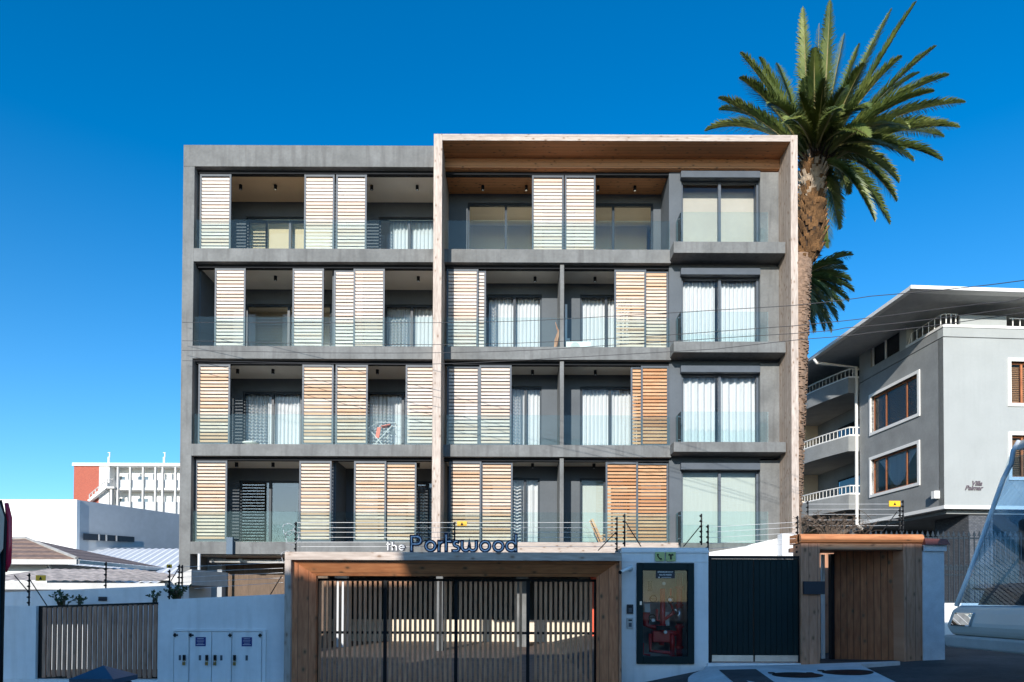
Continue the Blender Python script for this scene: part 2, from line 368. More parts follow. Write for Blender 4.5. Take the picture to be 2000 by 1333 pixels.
# grey frame of the left block
m = MB().box(XL, XI, FY, YE, 0, roof0); m.box(XL, FL0, FY, YE, roof0, roof1); part(m, 'outer_frame', 'plaster', bevel=.012)
for i in range(4):
    part(box(XI, FL0, FY, YE-.02, zb[i], zt[i]), 'floor_slab', 'plaster')
    part(box(FL1, PX(1318,20.5,700) if i else FR0, FY if i else FY-.1, YE-.02, zb[i], zt[i]+.004), 'floor_slab', 'plaster')
    part(box(XI+.01, FL0-.01, FY+.35, YB1-.01, zb[i]-.03, zb[i]-.004), 'ceiling', 'ceil')
    if i: part(box(FL1+.01, BL, FY+.35, YB2-.01, zb[i]-.03, zb[i]-.004), 'ceiling', 'ceil')
xq_ = PX(650, 21.4, 700)
part(box(XI+.01, xq_, FY+.35, YB1-.01, roof0-.03, roof0-.004), 'ceiling', plain('tan_ceiling', (.8,.56,.36), .8, .03, 2, 0))
part(box(xq_+.005, FL0-.01, FY+.35, YB1-.01, roof0-.03, roof0-.004), 'ceiling', 'ceil')
part(box(FL1+.01, FR0-.01, FY+.06, YB2+.01, roof0-.02, roof0+.02), 'timber_ceiling', 'soffit')
# timber surround
m = MB()
part(box(FL0, FL1, FYF, YB2+.3, fb0, ft1), 'surround_post', 'woodpale', bevel=.008)
part(box(FR0, FR1, FYF, YE, 0.2, ft1), 'surround_post', 'woodpale', bevel=.008)
part(box(FL0+.003, FL1-.003, FYF-.012, FYF-.002, fb0, ft1-.002), 'surround_facing', 'woodfront')
part(box(FR0+.003, FR1-.003, FYF-.012, FYF-.002, .2, ft1-.002), 'surround_facing', 'woodfront')
part(box(FL1, FR0, FYF, FY+.05, ft0, ft1), 'surround_head', 'soffit')
part(box(FL1, FR0, FYF-.012, FYF-.002, ft0, ft1-.002), 'surround_facing', 'woodfrontX')
part(box(FL1, FR0, FY, FY+.05, roof0, ft0), 'surround_fascia', 'soffitX')
part(box(FL1, PX(1325,FYF,1070), FYF, FY-.11, fb0, fb1), 'surround_sill', 'woodfrontX')
part(box(FL1-.01, FR0, FY+.06, YE, ft0-.1, ft1-.02), 'roof', 'plaster')
# tracks
for i in range(4):
    zc = (zb[i+1] if i < 3 else roof0)
    part(box(XI, FL0, FY+.2, FY+.36, zc-.1, zc-.005), 'shutter_track', 'track')
    part(box(FL1, BL, FY+.2, FY+.36, zc-.1, zc-.005), 'shutter_track', 'track')
# back walls with door openings
RN = ['first','second','third','top']
zh = [zt[0]+2.22, zt[1]+2.2, zt[2]+2.12, zt[3]+2.05]; zhr = [z+2.25 for z in zt]
def bx(a, Y): return PX(a, Y, 700)
doorsL = {3: [(478,648),(738,868)], 2: [(478,646),(751,868)], 1: [(475,590),(718,868)], 0: [(470,588),(813,868)]}
doorsR = {3: [(912,1062),(1120,1282)], 2: [(951,1058),(1133,1235)], 1: [(996,1058),(1133,1250)], 0: [(998,1055),(1133,1230)]}
def sliding_door(x0, x1, z0, z1, Y, gm='glass', mul_at=None, col='metal'):
    f = MB(); t = .06
    f.box(x0, x1, Y, Y+.09, z1-t, z1).box(x0, x1, Y, Y+.09, z0, z0+.04)
    f.box(x0, x0+t, Y+.002, Y+.088, z0, z1).box(x1-t, x1, Y+.002, Y+.088, z0, z1)
    c = mul_at if mul_at is not None else (x0+x1)/2
    f.box(c-.04, c+.04, Y-.006, Y+.08, z0, z1)
    d = part(f, 'sliding_door', col)
    part(box(x0+t, c-.04, Y+.03, Y+.036, z0+.04, z1-t), 'pane', gm, d)
    part(box(c+.04, x1-t, Y+.05, Y+.056, z0+.04, z1-t), 'pane', gm, d)
    return d
XF = FL0-.005
for i in range(4):
    zc = (zb[i+1] if i < 3 else roof0)
    hl = [(bx(a,YB1), bx(b,YB1), zt[i], zh[i]) for a, b in doorsL[i]]
    hl = [(a, min(b, XF-.12), c, d) for a, b, c, d in hl]
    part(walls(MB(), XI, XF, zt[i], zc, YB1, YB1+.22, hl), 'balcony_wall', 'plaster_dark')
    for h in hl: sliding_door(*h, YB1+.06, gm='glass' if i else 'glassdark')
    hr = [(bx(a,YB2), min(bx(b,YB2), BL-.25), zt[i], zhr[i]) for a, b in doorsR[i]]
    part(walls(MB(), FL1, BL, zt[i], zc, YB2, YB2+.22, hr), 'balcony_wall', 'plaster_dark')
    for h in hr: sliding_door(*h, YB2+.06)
    # inside rooms
    part(box(XI, FR0, 26.4, 26.55, zt[i]+.01, zc-.01), 'room_wall', 'interior')
    part(box(XI, XF, YB1+.23, 26.38, zc-.06, zc-.02), 'room_ceiling', 'ceil')
    part(box(FL1, FR0, YB2+.23, 26.38, zc-.06, zc-.02), 'room_ceiling', 'ceil')
    for xx in (PX(647,21.4,700), XF-.1, bx(1104,YB2), BL+.05):
        part(box(xx, xx+.14, YB2+.55, 26.38, zt[i]+.01, zc-.07), 'room_partition', 'interior')
for i in range(4):
    part(box(XI+.05, FL0-.01, FY+.12, YB1-.005, zt[i]+.001, zt[i]+.012), 'floor_tiles', 'tile')  # pale floor layer added to bounce sunlight onto the balcony ceilings
    part(box(FL1+.01, BL-.01, FY+.12, YB2-.005, zt[i]+.005, zt[i]+.016), 'floor_tiles', 'tile')
    part(box(XI+.05, XF, YB1+.25, 26.3, zt[i]+.001, zt[i]+.012), 'room_floor', 'tile')
    part(box(FL1+.01, FR0-.01, YB2+.25, 26.3, zt[i]+.005, zt[i]+.016), 'room_floor', 'tile')
part(box(BL+.25, FR0-.3, 21.7, 21.75, zt[3]+.02, roof0-.05), 'room_wall', plain('bay_inner_wall', (.5,.45,.38), .8, .06, 1, 0))  # beige screen added close behind the bay glass to read as sunlit room
part(box(FL1+.02, BL-.1, 24.2, 24.25, zt[3]+.02, roof0-.07), 'room_wall', 'interior')  # pale screen added to brighten the view through the top floor doors
part(box(XI+.1, PX(640,24,700), 24.6, 24.65, zt[2]+.02, zb[3]-.07), 'room_wall', 'interior')
# balcony partitions
for i in range(4):
    zc = (zb[i+1] if i < 3 else roof0)
    xp = PX(650, 21.4, 700)
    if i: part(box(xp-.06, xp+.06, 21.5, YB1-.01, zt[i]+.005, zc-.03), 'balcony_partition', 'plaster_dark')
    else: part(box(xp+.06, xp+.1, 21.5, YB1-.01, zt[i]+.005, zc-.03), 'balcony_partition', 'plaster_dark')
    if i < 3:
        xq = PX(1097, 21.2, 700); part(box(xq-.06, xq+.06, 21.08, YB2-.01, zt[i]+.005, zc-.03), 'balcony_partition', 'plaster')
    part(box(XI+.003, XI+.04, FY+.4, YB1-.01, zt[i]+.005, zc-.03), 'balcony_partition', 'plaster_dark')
# shutters
def shutter(x0, x1, z0, z1, Y, mat, fm='metal_lit'):
    t = .055; f = MB()
    f.box(x0, x0+t, Y, Y+.05, z0, z1).box(x1-t, x1, Y, Y+.05, z0, z1)
    f.box(x0+t, x1-t, Y+.002, Y+.048, z1-.07, z1).box(x0+t, x1-t, Y+.002, Y+.048, z0, z0+.07)
    s = part(f, 'shutter', fm)
    sl = MB(); z = z0+.125; p = .1085
    while z < z1-.11:
        sl.obox(((x0+x1)/2, Y+.025, z), ((x1-x0)/2-t-.002, 0, 0), (0, .011, .003), (0, -.012, .0325)); z += p
    part(sl, 'slats', mat, s)
shL = {3: [(390,451,0,'slatpale'),(594,653,0,'slatpale'),(656,716,0,'slatpale')],
       2: [(419,479,0,'slatpale'),(571,632,0,'slatpale'),(652,712,1,'slatpale'),(690,751,0,'slatpale')],
       1: [(387,449,0,'slatmid'),(590,651,0,'slatmid'),(655,718,0,'slatmid'),(792,853,0,'slatpale')],
       0: [(381,443,0,'slatmid'),(584,647,0,'slatmid'),(691,754,0,'slatmid'),(752,813,1,'slatmid')]}
shR = {3: [(1039,1101,0,'slatpale'),(1103,1163,0,'slatpale')],
       2: [(872,934,0,'slatpale'),(888,949,1,'slatpale'),(1200,1262,0,'slatmid'),(1252,1312,1,'slatmid')],
       1: [(873,936,1,'slatpale'),(936,999,0,'slatpale'),(1232,1292,1,'slatorange'),(1252,1311,0,'slatorange')],
       0: [(877,940,0,'slatmid'),(939,1001,1,'slatmid'),(1183,1246,0,'slatorange'),(1243,1306,1,'slatorange')]}
cy = {3: 410, 2: 600, 1: 790, 0: 980}
for i in range(4):
    zc = (zb[i+1] if i < 3 else roof0)
    for L in (shL[i], shR[i]):
        for a, b, k, mt in L:
            Y = 21.22+.075*k
            lo, hi = (XI+.03, FL0-.005) if L is shL[i] else (FL1+.01, BL)
            xa, xb = PX(a, Y, cy[i]), PX(b, Y, cy[i])
            xa = max(xa, lo); xb = min(xb, hi)
            shutter(xa, xb, zt[i]+.02, zc-.1, Y, mt)
# the screen set crossways on the first floor
zz = zt[0]; s = MB(); xx = PX(650, 21.4, 900)
s.box(xx-.03, xx+.03, 21.46, 21.52, zz, zb[1]-.1).box(xx-.03, xx+.03, YB1-.3, YB1-.24, zz, zb[1]-.1)
s = part(s, 'shutter', 'metal_lit'); sl = MB(); z = zz+.12
while z < zb[1]-.15: sl.box(xx-.02, xx+.02, 21.52, YB1-.3, z, z+.085); z += .1085
part(sl, 'slats', 'slatorange', s)
# balustrades
for i in range(4):
    h = .95
    xe = XF-.01
    part(box(XI+.02, xe, FY+.09, FY+.104, zt[i]-.0+.002, zt[i]+h), 'balustrade', 'bal')
    part(box(FL1+.02, BL+.0, FY+.09, FY+.104, zt[i]+.006, zt[i]+h), 'balustrade', 'bal')
# bay at the right: pilasters, slabs, roller boxes, doors, glass
BS0, BS1 = PX(1316, 20.5, 690), PX(1535, 20.5, 690)
for i in range(4):
    zc = (zb[i+1] if i < 3 else roof0)
    if i: part(box(BS0, BS1, 20.5, FY+.2, zb[i]+.06, zt[i]), 'bay_slab', 'plaster', bevel=.01); part(box(PX(1318,20.5,700)+.003, FR0-.002, FY+.205, YE-.05, zb[i], zt[i]-.01), 'bay_floor', 'plaster_dark'); part(box(BS1+.003, FR0-.002, FY+.02, FY+.2, zb[i], zt[i]-.01), 'bay_floor', 'plaster_dark')
    zt_i = zt[i]
    x0, x1 = PX(1329, 21.3, cy[i]), PX(1480, 21.3, cy[i])
    hd = zt_i + 2.3
    part(walls(MB(), BL, PX(1485,21.2,cy[i]), zt_i, zc, 21.18, 21.4, [(x0, x1, zt_i, hd)]), 'bay_wall', 'plaster_dark')
    part(box(PX(1485,21.1,cy[i]), FR0-.003, 21.1, 22.3, zt_i, zc-.06), 'bay_wall', 'plaster')
    part(box(BL-.0, BL+.2, 21.4, YB2+.2, zt_i, zc-.03), 'bay_wall', 'plaster_dark')
    part(box(x0-.05, x1-.02, 21.0, 21.17, hd-.02, min(hd+.19, zc-.02)), 'shutter_box', 'metal_lit', bevel=.015)
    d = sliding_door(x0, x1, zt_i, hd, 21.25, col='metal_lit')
    xa, xb = PX(1330,20.56,cy[i]), PX(1500,20.56,cy[i])
    part(box(xa, xb, 20.56, 20.574, zt_i-.02, zt_i+.93), 'bay_balustrade', 'bal')
    part(box(xa-.014, xa, 20.57, 21.16, zt_i-.02, zt_i+.93), 'bay_balustrade', 'bal')
    k = MB()
    for zz in (.12,.82): k.tube([(xa-.03, 20.75, zt_i+zz), (xa+.04, 20.75, zt_i+zz)], .025, 8)
    part(k, 'glass_clamp', 'steel')
# ground floor
m = MB(); c0 = PX(401, FY, 1120)
m.box(XI, c0, FY+1.2, YE, 0, zb[0]-.003); part(m, 'ground_floor_wall', 'hallgrey')  # lavender shade on this wall comes from its colour
part(box(c0, PX(640,22.5,1120), 22.5, 22.7, 0, zb[0]-.002), 'tiled_wall', 'brownwall')
part(box(FL0, FL1-.05, FY+.5, FY+.9, 0, zb[0]), 'column', 'plaster')
part(box(XL+.1, FR0, YE-.2, YE-.05, 0, zb[0]), 'rear_wall', 'plaster_dark')
for px, Y in ((665, 23.0), (700,28.0), (1020,23.5), (1140,27.5)):
    part(box(PX(px,Y,1150)-.2, PX(px,Y,1150)+.2, Y, Y+.35, 0, zb[0]-.01), 'column', 'hallpale' if px < 690 else 'plaster')
k = MB(); zp = PZ(1096, 21.6, 480)
k.tube([(PX(410,21.6,1096), 21.6, zp), (PX(700,21.6,1096), 21.6, zp-.05)], .06, 10)
for a in (416, 470, 545): k.tube([(PX(a,21.6,1096)-.06, 21.6, zp), (PX(a,21.6,1096)+.06, 21.6, zp)], .075, 10)
part(k, 'drain_pipe', 'pipe', smooth=True)
k = MB().tube([(PX(396,21.2,1120), 20.95, zb[0]), (PX(396,21.2,1120), 20.95, .2)], .045, 8); part(k, 'downpipe', 'hallpale')
k = box(PX(443,20.9,1070), PX(455,20.9,1070), 20.86, 20.98, PZ(1083,20.9,450), PZ(1050,20.9,450)); part(k, 'wall_bracket', 'binblue')
# parking court behind the gate
tag(box(XI, FR0-.1, 12.6, YE-.3, gz(0)-.01, .02).build('paving', plain('court_paving', (.17,.125,.1), .85, .3, 6, .4)), kind='structure')
tag(box(PX(560,26.5,1200), PX(1156,26.5,1200), 26.5, 26.75, 0, PZ(1211,26.5,900)).build('planter_wall', 'interior'), 'low cream wall across the parking court seen through the slatted gate', 'wall')
tag(box(PX(1155,25,1180), PX(1167,25,1180), 25, 25.25, 0, zb[0]-.02).build('red_post', 'orange'), 'orange red painted post at the right side of the parking court', 'post')
# ------------------------------------------------------------------ curtains, blinds
def curtain(x0, x1, z0, z1, Y, label, wl=.13, amp=.035, mat='curtain'):
    m = MB(); nx = max(8, int((x1-x0)/wl*10)); ph = random.random()*6
    for j, z in enumerate((z0, (z0+z1)/2, z1)):
        for k in range(nx+1):
            x = x0+(x1-x0)*k/nx
            y = Y + amp*math.sin(x/wl*2*math.pi+ph+.5*math.sin(x*3.1)) + amp*.5*math.sin(x*7.3+j*.5)
            m.v.append((x, y, z))
    for j in range(2):
        for k in range(nx): a = j*(nx+1)+k; m.f.append((a, a+1, a+nx+2, a+nx+1))
    o = m.build('curtain', mat, smooth=True); return tag(o, label, 'curtain', 'curtains behind the balcony doors')
def cr(i, a, b, Y, label, **k):
    x0, x1 = PX(a,Y,cy[i]), PX(b,Y,cy[i]); curtain(x0, x1, zt[i]+.02, zt[i]+2.36, Y, label, **k)
YL, YR, YBay = YB1+.28, YB2+.28, 21.5
cr(3,762,860,YL,'white curtain in the top floor door just left of the timber surround')
cr(2,752,860,YL,'white curtain in the third floor door just left of the timber surround')
cr(1,478,588,YL,'wide white curtain in the far left door on the second floor')
cr(1,722,800,YL,'white curtain behind the clothes rack on the second floor left block')
cr(0,816,860,YL,'narrow striped-shadow white curtain on the first floor left of the surround')
cr(2,951,1058,YR,'white curtain in the third floor door left of the grey partition')
cr(2,1135,1235,YR,'white curtain on the third floor above the air conditioner')
cr(1,1000,1056,YR,'narrow white curtain on the second floor left of the grey partition')
cr(1,1137,1245,YR,'wavy white curtain on the second floor right of the grey partition')
cr(0,1000,1052,YR,'white curtain on the first floor left of the grey partition', wl=.2)
cr(2,1334,1396,YBay,'left half of the white curtains in the third floor bay')
cr(2,1404,1474,YBay,'right half of the white curtains in the third floor bay')
cr(1,1334,1396,YBay,'left half of the white curtains in the second floor bay', wl=.22, amp=.05)
cr(1,1404,1474,YBay,'right half of the white curtains in the second floor bay', wl=.22, amp=.05)
def rb(i, a, b, Y, label, mat='blindfab', top=None):
    o = box(PX(a,Y,cy[i]), PX(b,Y,cy[i]), Y, Y+.004, zt[i]+.03, top or zt[i]+2.28); o.tube([(PX(a,Y,cy[i]),Y+.04,(top or zt[i]+2.28)), (PX(b,Y,cy[i]),Y+.04,(top or zt[i]+2.28))], .035, 8)
    tag(o.build('roller_blind', mat), label, 'blind', 'roller blinds')
rb(0,1137,1228,YR,'plain pale roller blind behind the wooden deck chair')
rb(0,1333,1402,YBay-.04,'left pale roller blind in the first floor bay')
rb(0,1406,1476,YBay-.04,'right pale roller blind in the first floor bay')
rb(3,523,646,YL,'yellow roller blind in the top floor far left door', 'blindyel')
rb(3,480,519,YL+.02,'narrow yellow roller blind with slat shadows at the far left of the top floor', 'blindyel')
# ------------------------------------------------------------------ ceiling lights
def clight(px, i, label, side):
    zc = (zb[i+1] if i < 3 else roof0); Y = 21.9; x = PX(px, Y, cy[i]-50)
    t = thing('ceiling_light', label, 'ceiling light', (x, Y, zc-.17), 0, 'black spotlights under the balcony ceilings')
    MB().tube([(x,Y,zc-.17),(x,Y,zc-.03)], .05, 12).build('housing', 'track', t)
    MB().tube([(x,Y,zc-.175),(x,Y,zc-.171)], .035, 10).build('lens', 'steel', t)
W4 = {3:'top floor',2:'third floor',1:'second floor',0:'first floor'}
LTS = {3:[(470,'far left'),(538,'second from left'),(726,'third from left, by the wide shutters'),(815,'nearest left of the timber surround')],
       2:[(538,'left block, far left balcony'),(817,'left block, nearest the timber surround')],
       1:[(464,'far left'),(533,'second from left'),(737,'left of the clothes rack balcony shutter')],
       0:[(462,'far left'),(533,'second from left'),(817,'nearest left of the timber surround')]}
LTR = {3:[(943,'timber ceiling, just right of the surround post'),(1028,'timber ceiling, left of the shutter pair'),(1168,'timber ceiling, right of the shutter pair'),(1240,'timber ceiling, nearest the bay')],
       2:[(1045,'left of the grey partition'),(1162,'right of the grey partition')],1:[(1040,'left of the grey partition'),(1163,'right of the grey partition')],0:[(1040,'left of the grey partition'),(1160,'right of the grey partition')]}
for D, s in ((LTS,'l'),(LTR,'r')):
    for i, L in D.items():
        for px, t in L: clight(px, i, 'black ceiling spotlight on the %s, %s' % (W4[i], t), s)
# ------------------------------------------------------------------ things on the balconies
x, z = PX(1104, 21.6, 670), zt[2]
t = thing('air_conditioner', 'white air conditioner unit on the third floor balcony right of the partition', 'air conditioner', (x+.38, 21.55, z))
box(x, x+.8, 21.42, 21.72, z+.02, z+.34).build('casing', 'white', t, bevel=.02)
MB().tube([(x+.3,21.41,z+.16),(x+.3,21.418,z+.16)], .15, 24).build('fan_grille', 'pipe', t)
MB().box(x+.02, x+.09, 21.95, 22.0, z+.34, z+1.75).build('trunking', 'white', t)
box(x+.1, x+.2, 22.3, 22.34, z+.5, z+.78).build('junction_box', 'white', t)
# driftwood ornament
x = PX(1086, 21.6, 650); t = thing('driftwood_ornament', 'upright piece of driftwood on a white pot against the grey partition', 'ornament', (x, 21.6, z))
MB().tube([(x-.03,21.6,z+.1),(x+.02,21.6,z+.45),(x+.12,21.62,z+.75),(x+.16,21.6,z+.86)], [.05,.07,.06,.02], 7).tube([(x+.1,21.6,z+.65),(x+.02,21.58,z+.85),(x-.02,21.55,z+1.0)], [.03,.02,.01], 5).build('branch', 'portal', t)
MB().tube([(x-.05,21.6,z),(x-.05,21.6,z+.1)], [.13,.08], 12).build('pot', 'white', t, smooth=True)
# clothes rack
x = PX(722, 21.7, 850); z = zt[1]
t = thing('clothes_rack', 'white folding clothes rack with a red cloth on the second floor balcony', 'clothes rack', (x+.4, 21.7, z))
m = MB()
for y in (21.5, 21.95):
    m.tube([(x,y,z+.62),(x+.55,y,z)], .012, 5); m.tube([(x+.1,y,z+.0),(x+.75,y,z+.72)], .012, 5); m.tube([(x,y,z+.62),(x+.3,y,z+.82),(x+.95,y,z+.8)], .01, 5)
for k in range(6): m.tube([(x+.08+.15*k,21.5,z+.66+.03*k),(x+.08+.15*k,21.95,z+.66+.03*k)], .008, 5)
m.build('rack', 'white', t)
c = MB(); c.obox((x+.55,21.6,z+.72),(.14,0,.03),(0,.14,0),(.0,0,.012)).obox((x+.3,21.55,z+.5),(.06,0,0),(0,.012,0),(.03,0,.17)); c.build('red_cloth', 'orange', t)
c = MB(); c.obox((x+.72,21.6,z+.58),(.07,0,.0),(0,.012,0),(.07,0,-.13)); c.build('grey_cloth', 'metal_lit', t)
# lamp table
x = PX(490, 21.7, 865)
t = thing('side_table', 'small white round table on the second floor balcony of the far left flat', 'table', (x, 21.7, z))
MB().tube([(x,21.7,z+.16),(x,21.7,z+.2)], [.16,.26], 20).build('table_top', 'white', t, smooth=True)
MB().tube([(x,21.7,z),(x,21.7,z+.16)], [.12,.05], 10).build('leg', 'white', t)
# deck chair
x = PX(1160, 21.5, 1045); z = zt[0]
t = thing('deck_chair', 'folding wooden deck chair with slatted back on the first floor balcony', 'chair', (x+.2, 21.5, z))
b_ = MB(); 
for y in (21.35, 21.78): b_.obox((x+.08,y,z+.42),(.035,0,.012),(0,.018,0),(-.16,0,.36))
for k in range(7): b_.obox((x-.06+.045*k,21.565,z+.73-.1*k),(.012,0,.0),(0,.2,0),(-.018,0,.038))
b_.build('backrest', 'slatorange', t)
b_ = MB()
for k in range(5): b_.box(x+.2+.08*k, x+.26+.08*k, 21.37, 21.76, z+.27+.01*k, z+.29+.01*k)
b_.build('seat', 'slatorange', t)
for y in (21.34, 21.79): MB().obox((x+.33,y,z+.15),(.02,0,0),(0,.016,0),(.26,0,.15)).build('leg', 'slatorange', t)
for y in (21.37, 21.76): MB().obox((x+.33,y,z+.17),(.02,0,0),(0,.014,0),(-.24,0,.16)).build('leg', 'slatorange', t)

# ------------------------------------------------------------------ street boundary, main gate
GY = 12.0
def zg(py, px=1000, Y=GY): return PZ(py, Y, px)
def xg(px, Y=GY, py=1200): return PX(px, Y, py)
# white wall with the meter cupboard
x0, x1 = xg(309), xg(556); za, zb_ = zg(1172, 309), zg(1160.5, 553)
t = thing('boundary_wall', 'white boundary wall with a built in meter cupboard left of the timber gate surround', 'wall', ((x0+x1)/2, GY, 0))
MB().prism([(x0,GY,0),(x1,GY,0),(x1,GY,zb_),(x0,GY,za)], (0,.25,0)).build('wall', 'whitewall', t)
c0, c1, ct = xg(337), xg(521), zg(1229, 430)
MB().box(c0, c1, GY-.035, GY, ct-.04, ct).box(c0, c0+.04, GY-.035, GY, 0, ct-.04).box(c1-.06, c1, GY-.035, GY, 0, ct-.04).build('cupboard_frame', 'whitewall', t)
ds = [341, 371.5, 415.5, 454.5, 513]
for k in range(4):
    a, b_ = xg(ds[k])+.008, xg(ds[k+1])-.008
    d = MB().box(a, b_, GY-.028, GY-.004, .1, ct-.05).build('cupboard_door', 'whitewall', t, bevel=.006)
    hx = a+.02 if k in (0,1) else b_-.02
    hx2 = a+.02 if k < 2 else b_-.02
    MB().box(hx2-.03, hx2+.05 if k<2 else hx2+.03, GY-.045, GY-.029, ct-.12, ct-.095).box(hx2-.012, hx2+.012, GY-.05, GY-.029, ct-.14, ct-.075).build('hinge', 'track', d)
    lx = xg([363,407,423,461][k]); kx = xg([354,393,434.5,484][k]); lz = zg(1285, 420)
    MB().box(lx-.02, lx+.02, GY-.06, GY-.029, lz-.05, lz+.05).build('lock', 'black', d)
    MB().obox((lx+.005,GY-.065,lz-.1),(.022,0,0),(0,.012,0),(0,0,.028)).tube([(lx-.012,GY-.065,lz-.075),(lx-.012,GY-.065,lz-.04),(lx+.018,GY-.065,lz-.04),(lx+.018,GY-.065,lz-.075)],.004,5).build('padlock', 'brass', d)
    MB().box(kx-.02, kx+.02, GY-.033, GY-.029, lz-.045, lz+.045).build('vent', 'metal_lit', d)
    if k in (1,3):
        sx_ = xg([0,394,0,484][k]); sz = zg(1253,420)
        sg = MB().box(sx_-.09, sx_+.09, GY-.033, GY-.029, sz-.085, sz+.075).build('notice', 'blue', d)
        m = MB(); 
        for q_, (wd, hh) in enumerate(((.055,.006),(.065,.004),(.06,.004),(.05,.004),(.07,.007))): m.box(sx_-wd, sx_+wd, GY-.036, GY-.034, sz+.045-q_*.026, sz+.045-q_*.026+hh)
        m.build('printed_lines', 'trim', sg)
# timber gate surround: outer lip and splayed board facing
gx0, gx1 = xg(555,11.7), xg(1214,11.7); gt = zg(1079,880,11.7)
ix0, ix1, it = xg(617,12.05), xg(1166,12.05), zg(1126,880,12.05)
t = thing('gate_surround', 'broad timber portal framing the slatted driveway gate', 'gate frame', ((gx0+gx1)/2, 11.85, 0))
lip = .11
MB().box(gx0, gx0+lip, 11.7, 12.2, 0, gt-.14).build('side_lip', 'woodfront', t, bevel=.006)
MB().box(gx1-.035, gx1, 11.7, 12.2, 0, gt-.14).build('side_lip', 'portal', t, bevel=.006)
MB().box(gx0, gx1, 11.7, 12.2, gt-.14, gt).build('head_lip', 'woodfrontX', t, bevel=.006)
A = lambda x, z: (x, 11.78, z); Bk = lambda x, z: (x, 12.04, z)
ox0, ox1, ot = gx0+lip, gx1-.035, gt-.14
MB().prism([A(ox0,0),A(ox0,ot),Bk(ix0,it),Bk(ix0,0)], (.0,.12,0)).build('side_facing', 'gatewood', t)
MB().prism([A(ox1,0),Bk(ix1,0),Bk(ix1,it),A(ox1,ot)], (0,.12,0)).build('side_facing', 'gatewood', t)
MB().prism([A(ox0,ot),A(ox1,ot),Bk(ix1,it),Bk(ix0,it)], (0,.12,0)).build('head_facing', 'gatewoodX', t)
# sliding gate
t = thing('driveway_gate', 'sliding driveway gate of grey vertical timber slats in a black steel frame', 'gate', ((ix0+ix1)/2, 12.3, 0))
g0, g1 = xg(618,12.3), xg(1166,12.3); gtop = zg(1131,880,12.3)
m = MB().box(g0, g1, 12.25, 12.3, gtop-.045, gtop).box(g0, g1, 12.25, 12.3, 0.06, .12)
for px in (621, 753, 891, 1031, 1163):
    x = xg(px,12.3); m.box(x-.03, x+.03, 12.252, 12.298, .12, gtop-.045)
zr = zg(1236,880,12.3); 
for a, b_ in zip((621,753,891,1031),(753,891,1031,1163)): m.box(xg(a,12.3)+.03, xg(b_,12.3)-.03, 12.255, 12.295, zr-.025, zr+.02)
m.build('gate_frame', 'black', t)
m = MB(); x = g0+.085
while x < g1-.04:
    if all(abs(x-xg(px,12.3)) > .055 for px in (621,753,891,1031,1163)): m.box(x-.024, x+.024, 12.215, 12.245, .09, gtop-.05)
    x += .0898
m.build('slats', 'gateslat', t)
# fire valve wall block
x0, x1, zt_ = xg(1214.5), xg(1383.5), zg(1070, 1300)
cx0, cx1, cz0, cz1 = xg(1243), xg(1355), zg(1297, 1300), zg(1100, 1300)
t = thing('valve_wall', 'white wall block housing the glazed fire valve cabinet right of the driveway gate', 'wall', ((x0+x1)/2, GY, 0))
walls(MB(), x0, x1, 0, zt_-.0, GY, GY+.12, [(cx0+.02, cx1-.02, cz0+.02, cz1-.02)]).build('wall', 'whitewall', t)
MB().box(x0, x1, GY+.7, GY+.8, 0, zt_).box(x0, x0+.06, GY+.12, GY+.7, 0, zt_).box(x1-.06, x1, GY+.12, GY+.7, 0, zt_).box(x0+.06, x1-.06, GY+.12, GY+.7, zt_-.1, zt_-.002).build('recess', 'concrete', t)
MB().box(x0-.01, x1+.01, GY-.02, GY+.14, zt_-.09, zt_-.05).box(x0,x1,GY-.008,GY,zg(1098,1300),zg(1098,1300)+.012).build('coping', 'whitewall', t)
m = MB(); fw_ = .11
m.box(cx0, cx0+fw_, GY-.04, GY+.05, cz0, cz1).box(cx1-fw_, cx1, GY-.04, GY+.05, cz0, cz1).box(cx0+fw_, cx1-fw_, GY-.04, GY+.05, cz1-.13, cz1).box(cx0+fw_, cx1-fw_, GY-.04, GY+.05, cz0, cz0+.13)
f_ = m.build('cabinet_frame', 'green_gate', t, bevel=.008)
MB().box(cx0+fw_, cx1-fw_, GY+.0, GY+.006, cz0+.13, cz1-.13).build('pane', 'glass', f_)
MB().box(cx0+.05, cx0+.085, GY-.055, GY-.04, zg(1182,1250), zg(1175,1250)).build('handle', 'steel', f_)
def text(s, name, mat, x, y, z, size, par, ext=.003, rz=0, shear=0, align='CENTER', local=False, sp=1.0, bold=0.0):
    c = bpy.data.curves.new(name, 'FONT'); c.body = s; c.size = size; c.extrude = ext; c.align_x = align; c.shear = shear; c.space_character = sp; c.offset = bold
    tmp = bpy.data.objects.new('tmp', c); SC.collection.objects.link(tmp); dg = bpy.context.evaluated_depsgraph_get()
    me = bpy.data.meshes.new_from_object(tmp.evaluated_get(dg)); bpy.data.objects.remove(tmp)
    o = bpy.data.objects.new(name, me); SC.collection.objects.link(o); me.materials.clear(); me.materials.append(M[mat])
    o.parent = par; off = Vector((0,0,0)) if local else OFF[par.name]
    o.location = Vector((x,y,z))-off; o.rotation_euler = (R(90),0,rz); return o
sx0, sx1 = xg(1281,GY-.01), xg(1318,GY-.01)
sgn = MB().box(sx0, sx1, GY-.012, GY-.002, zg(1130,1300), zg(1112,1300)).build('notice', 'navytext', f_)
cxm = (sx0+sx1)/2
text('SPRINKLER STOP', 'lettering', 'trim', cxm, GY-.014, zg(1119,1300), .036, sgn, .001, bold=.0006)
text('VALVE INSIDE', 'lettering', 'trim', cxm, GY-.014, zg(1124.5,1300), .036, sgn, .001, bold=.0006)
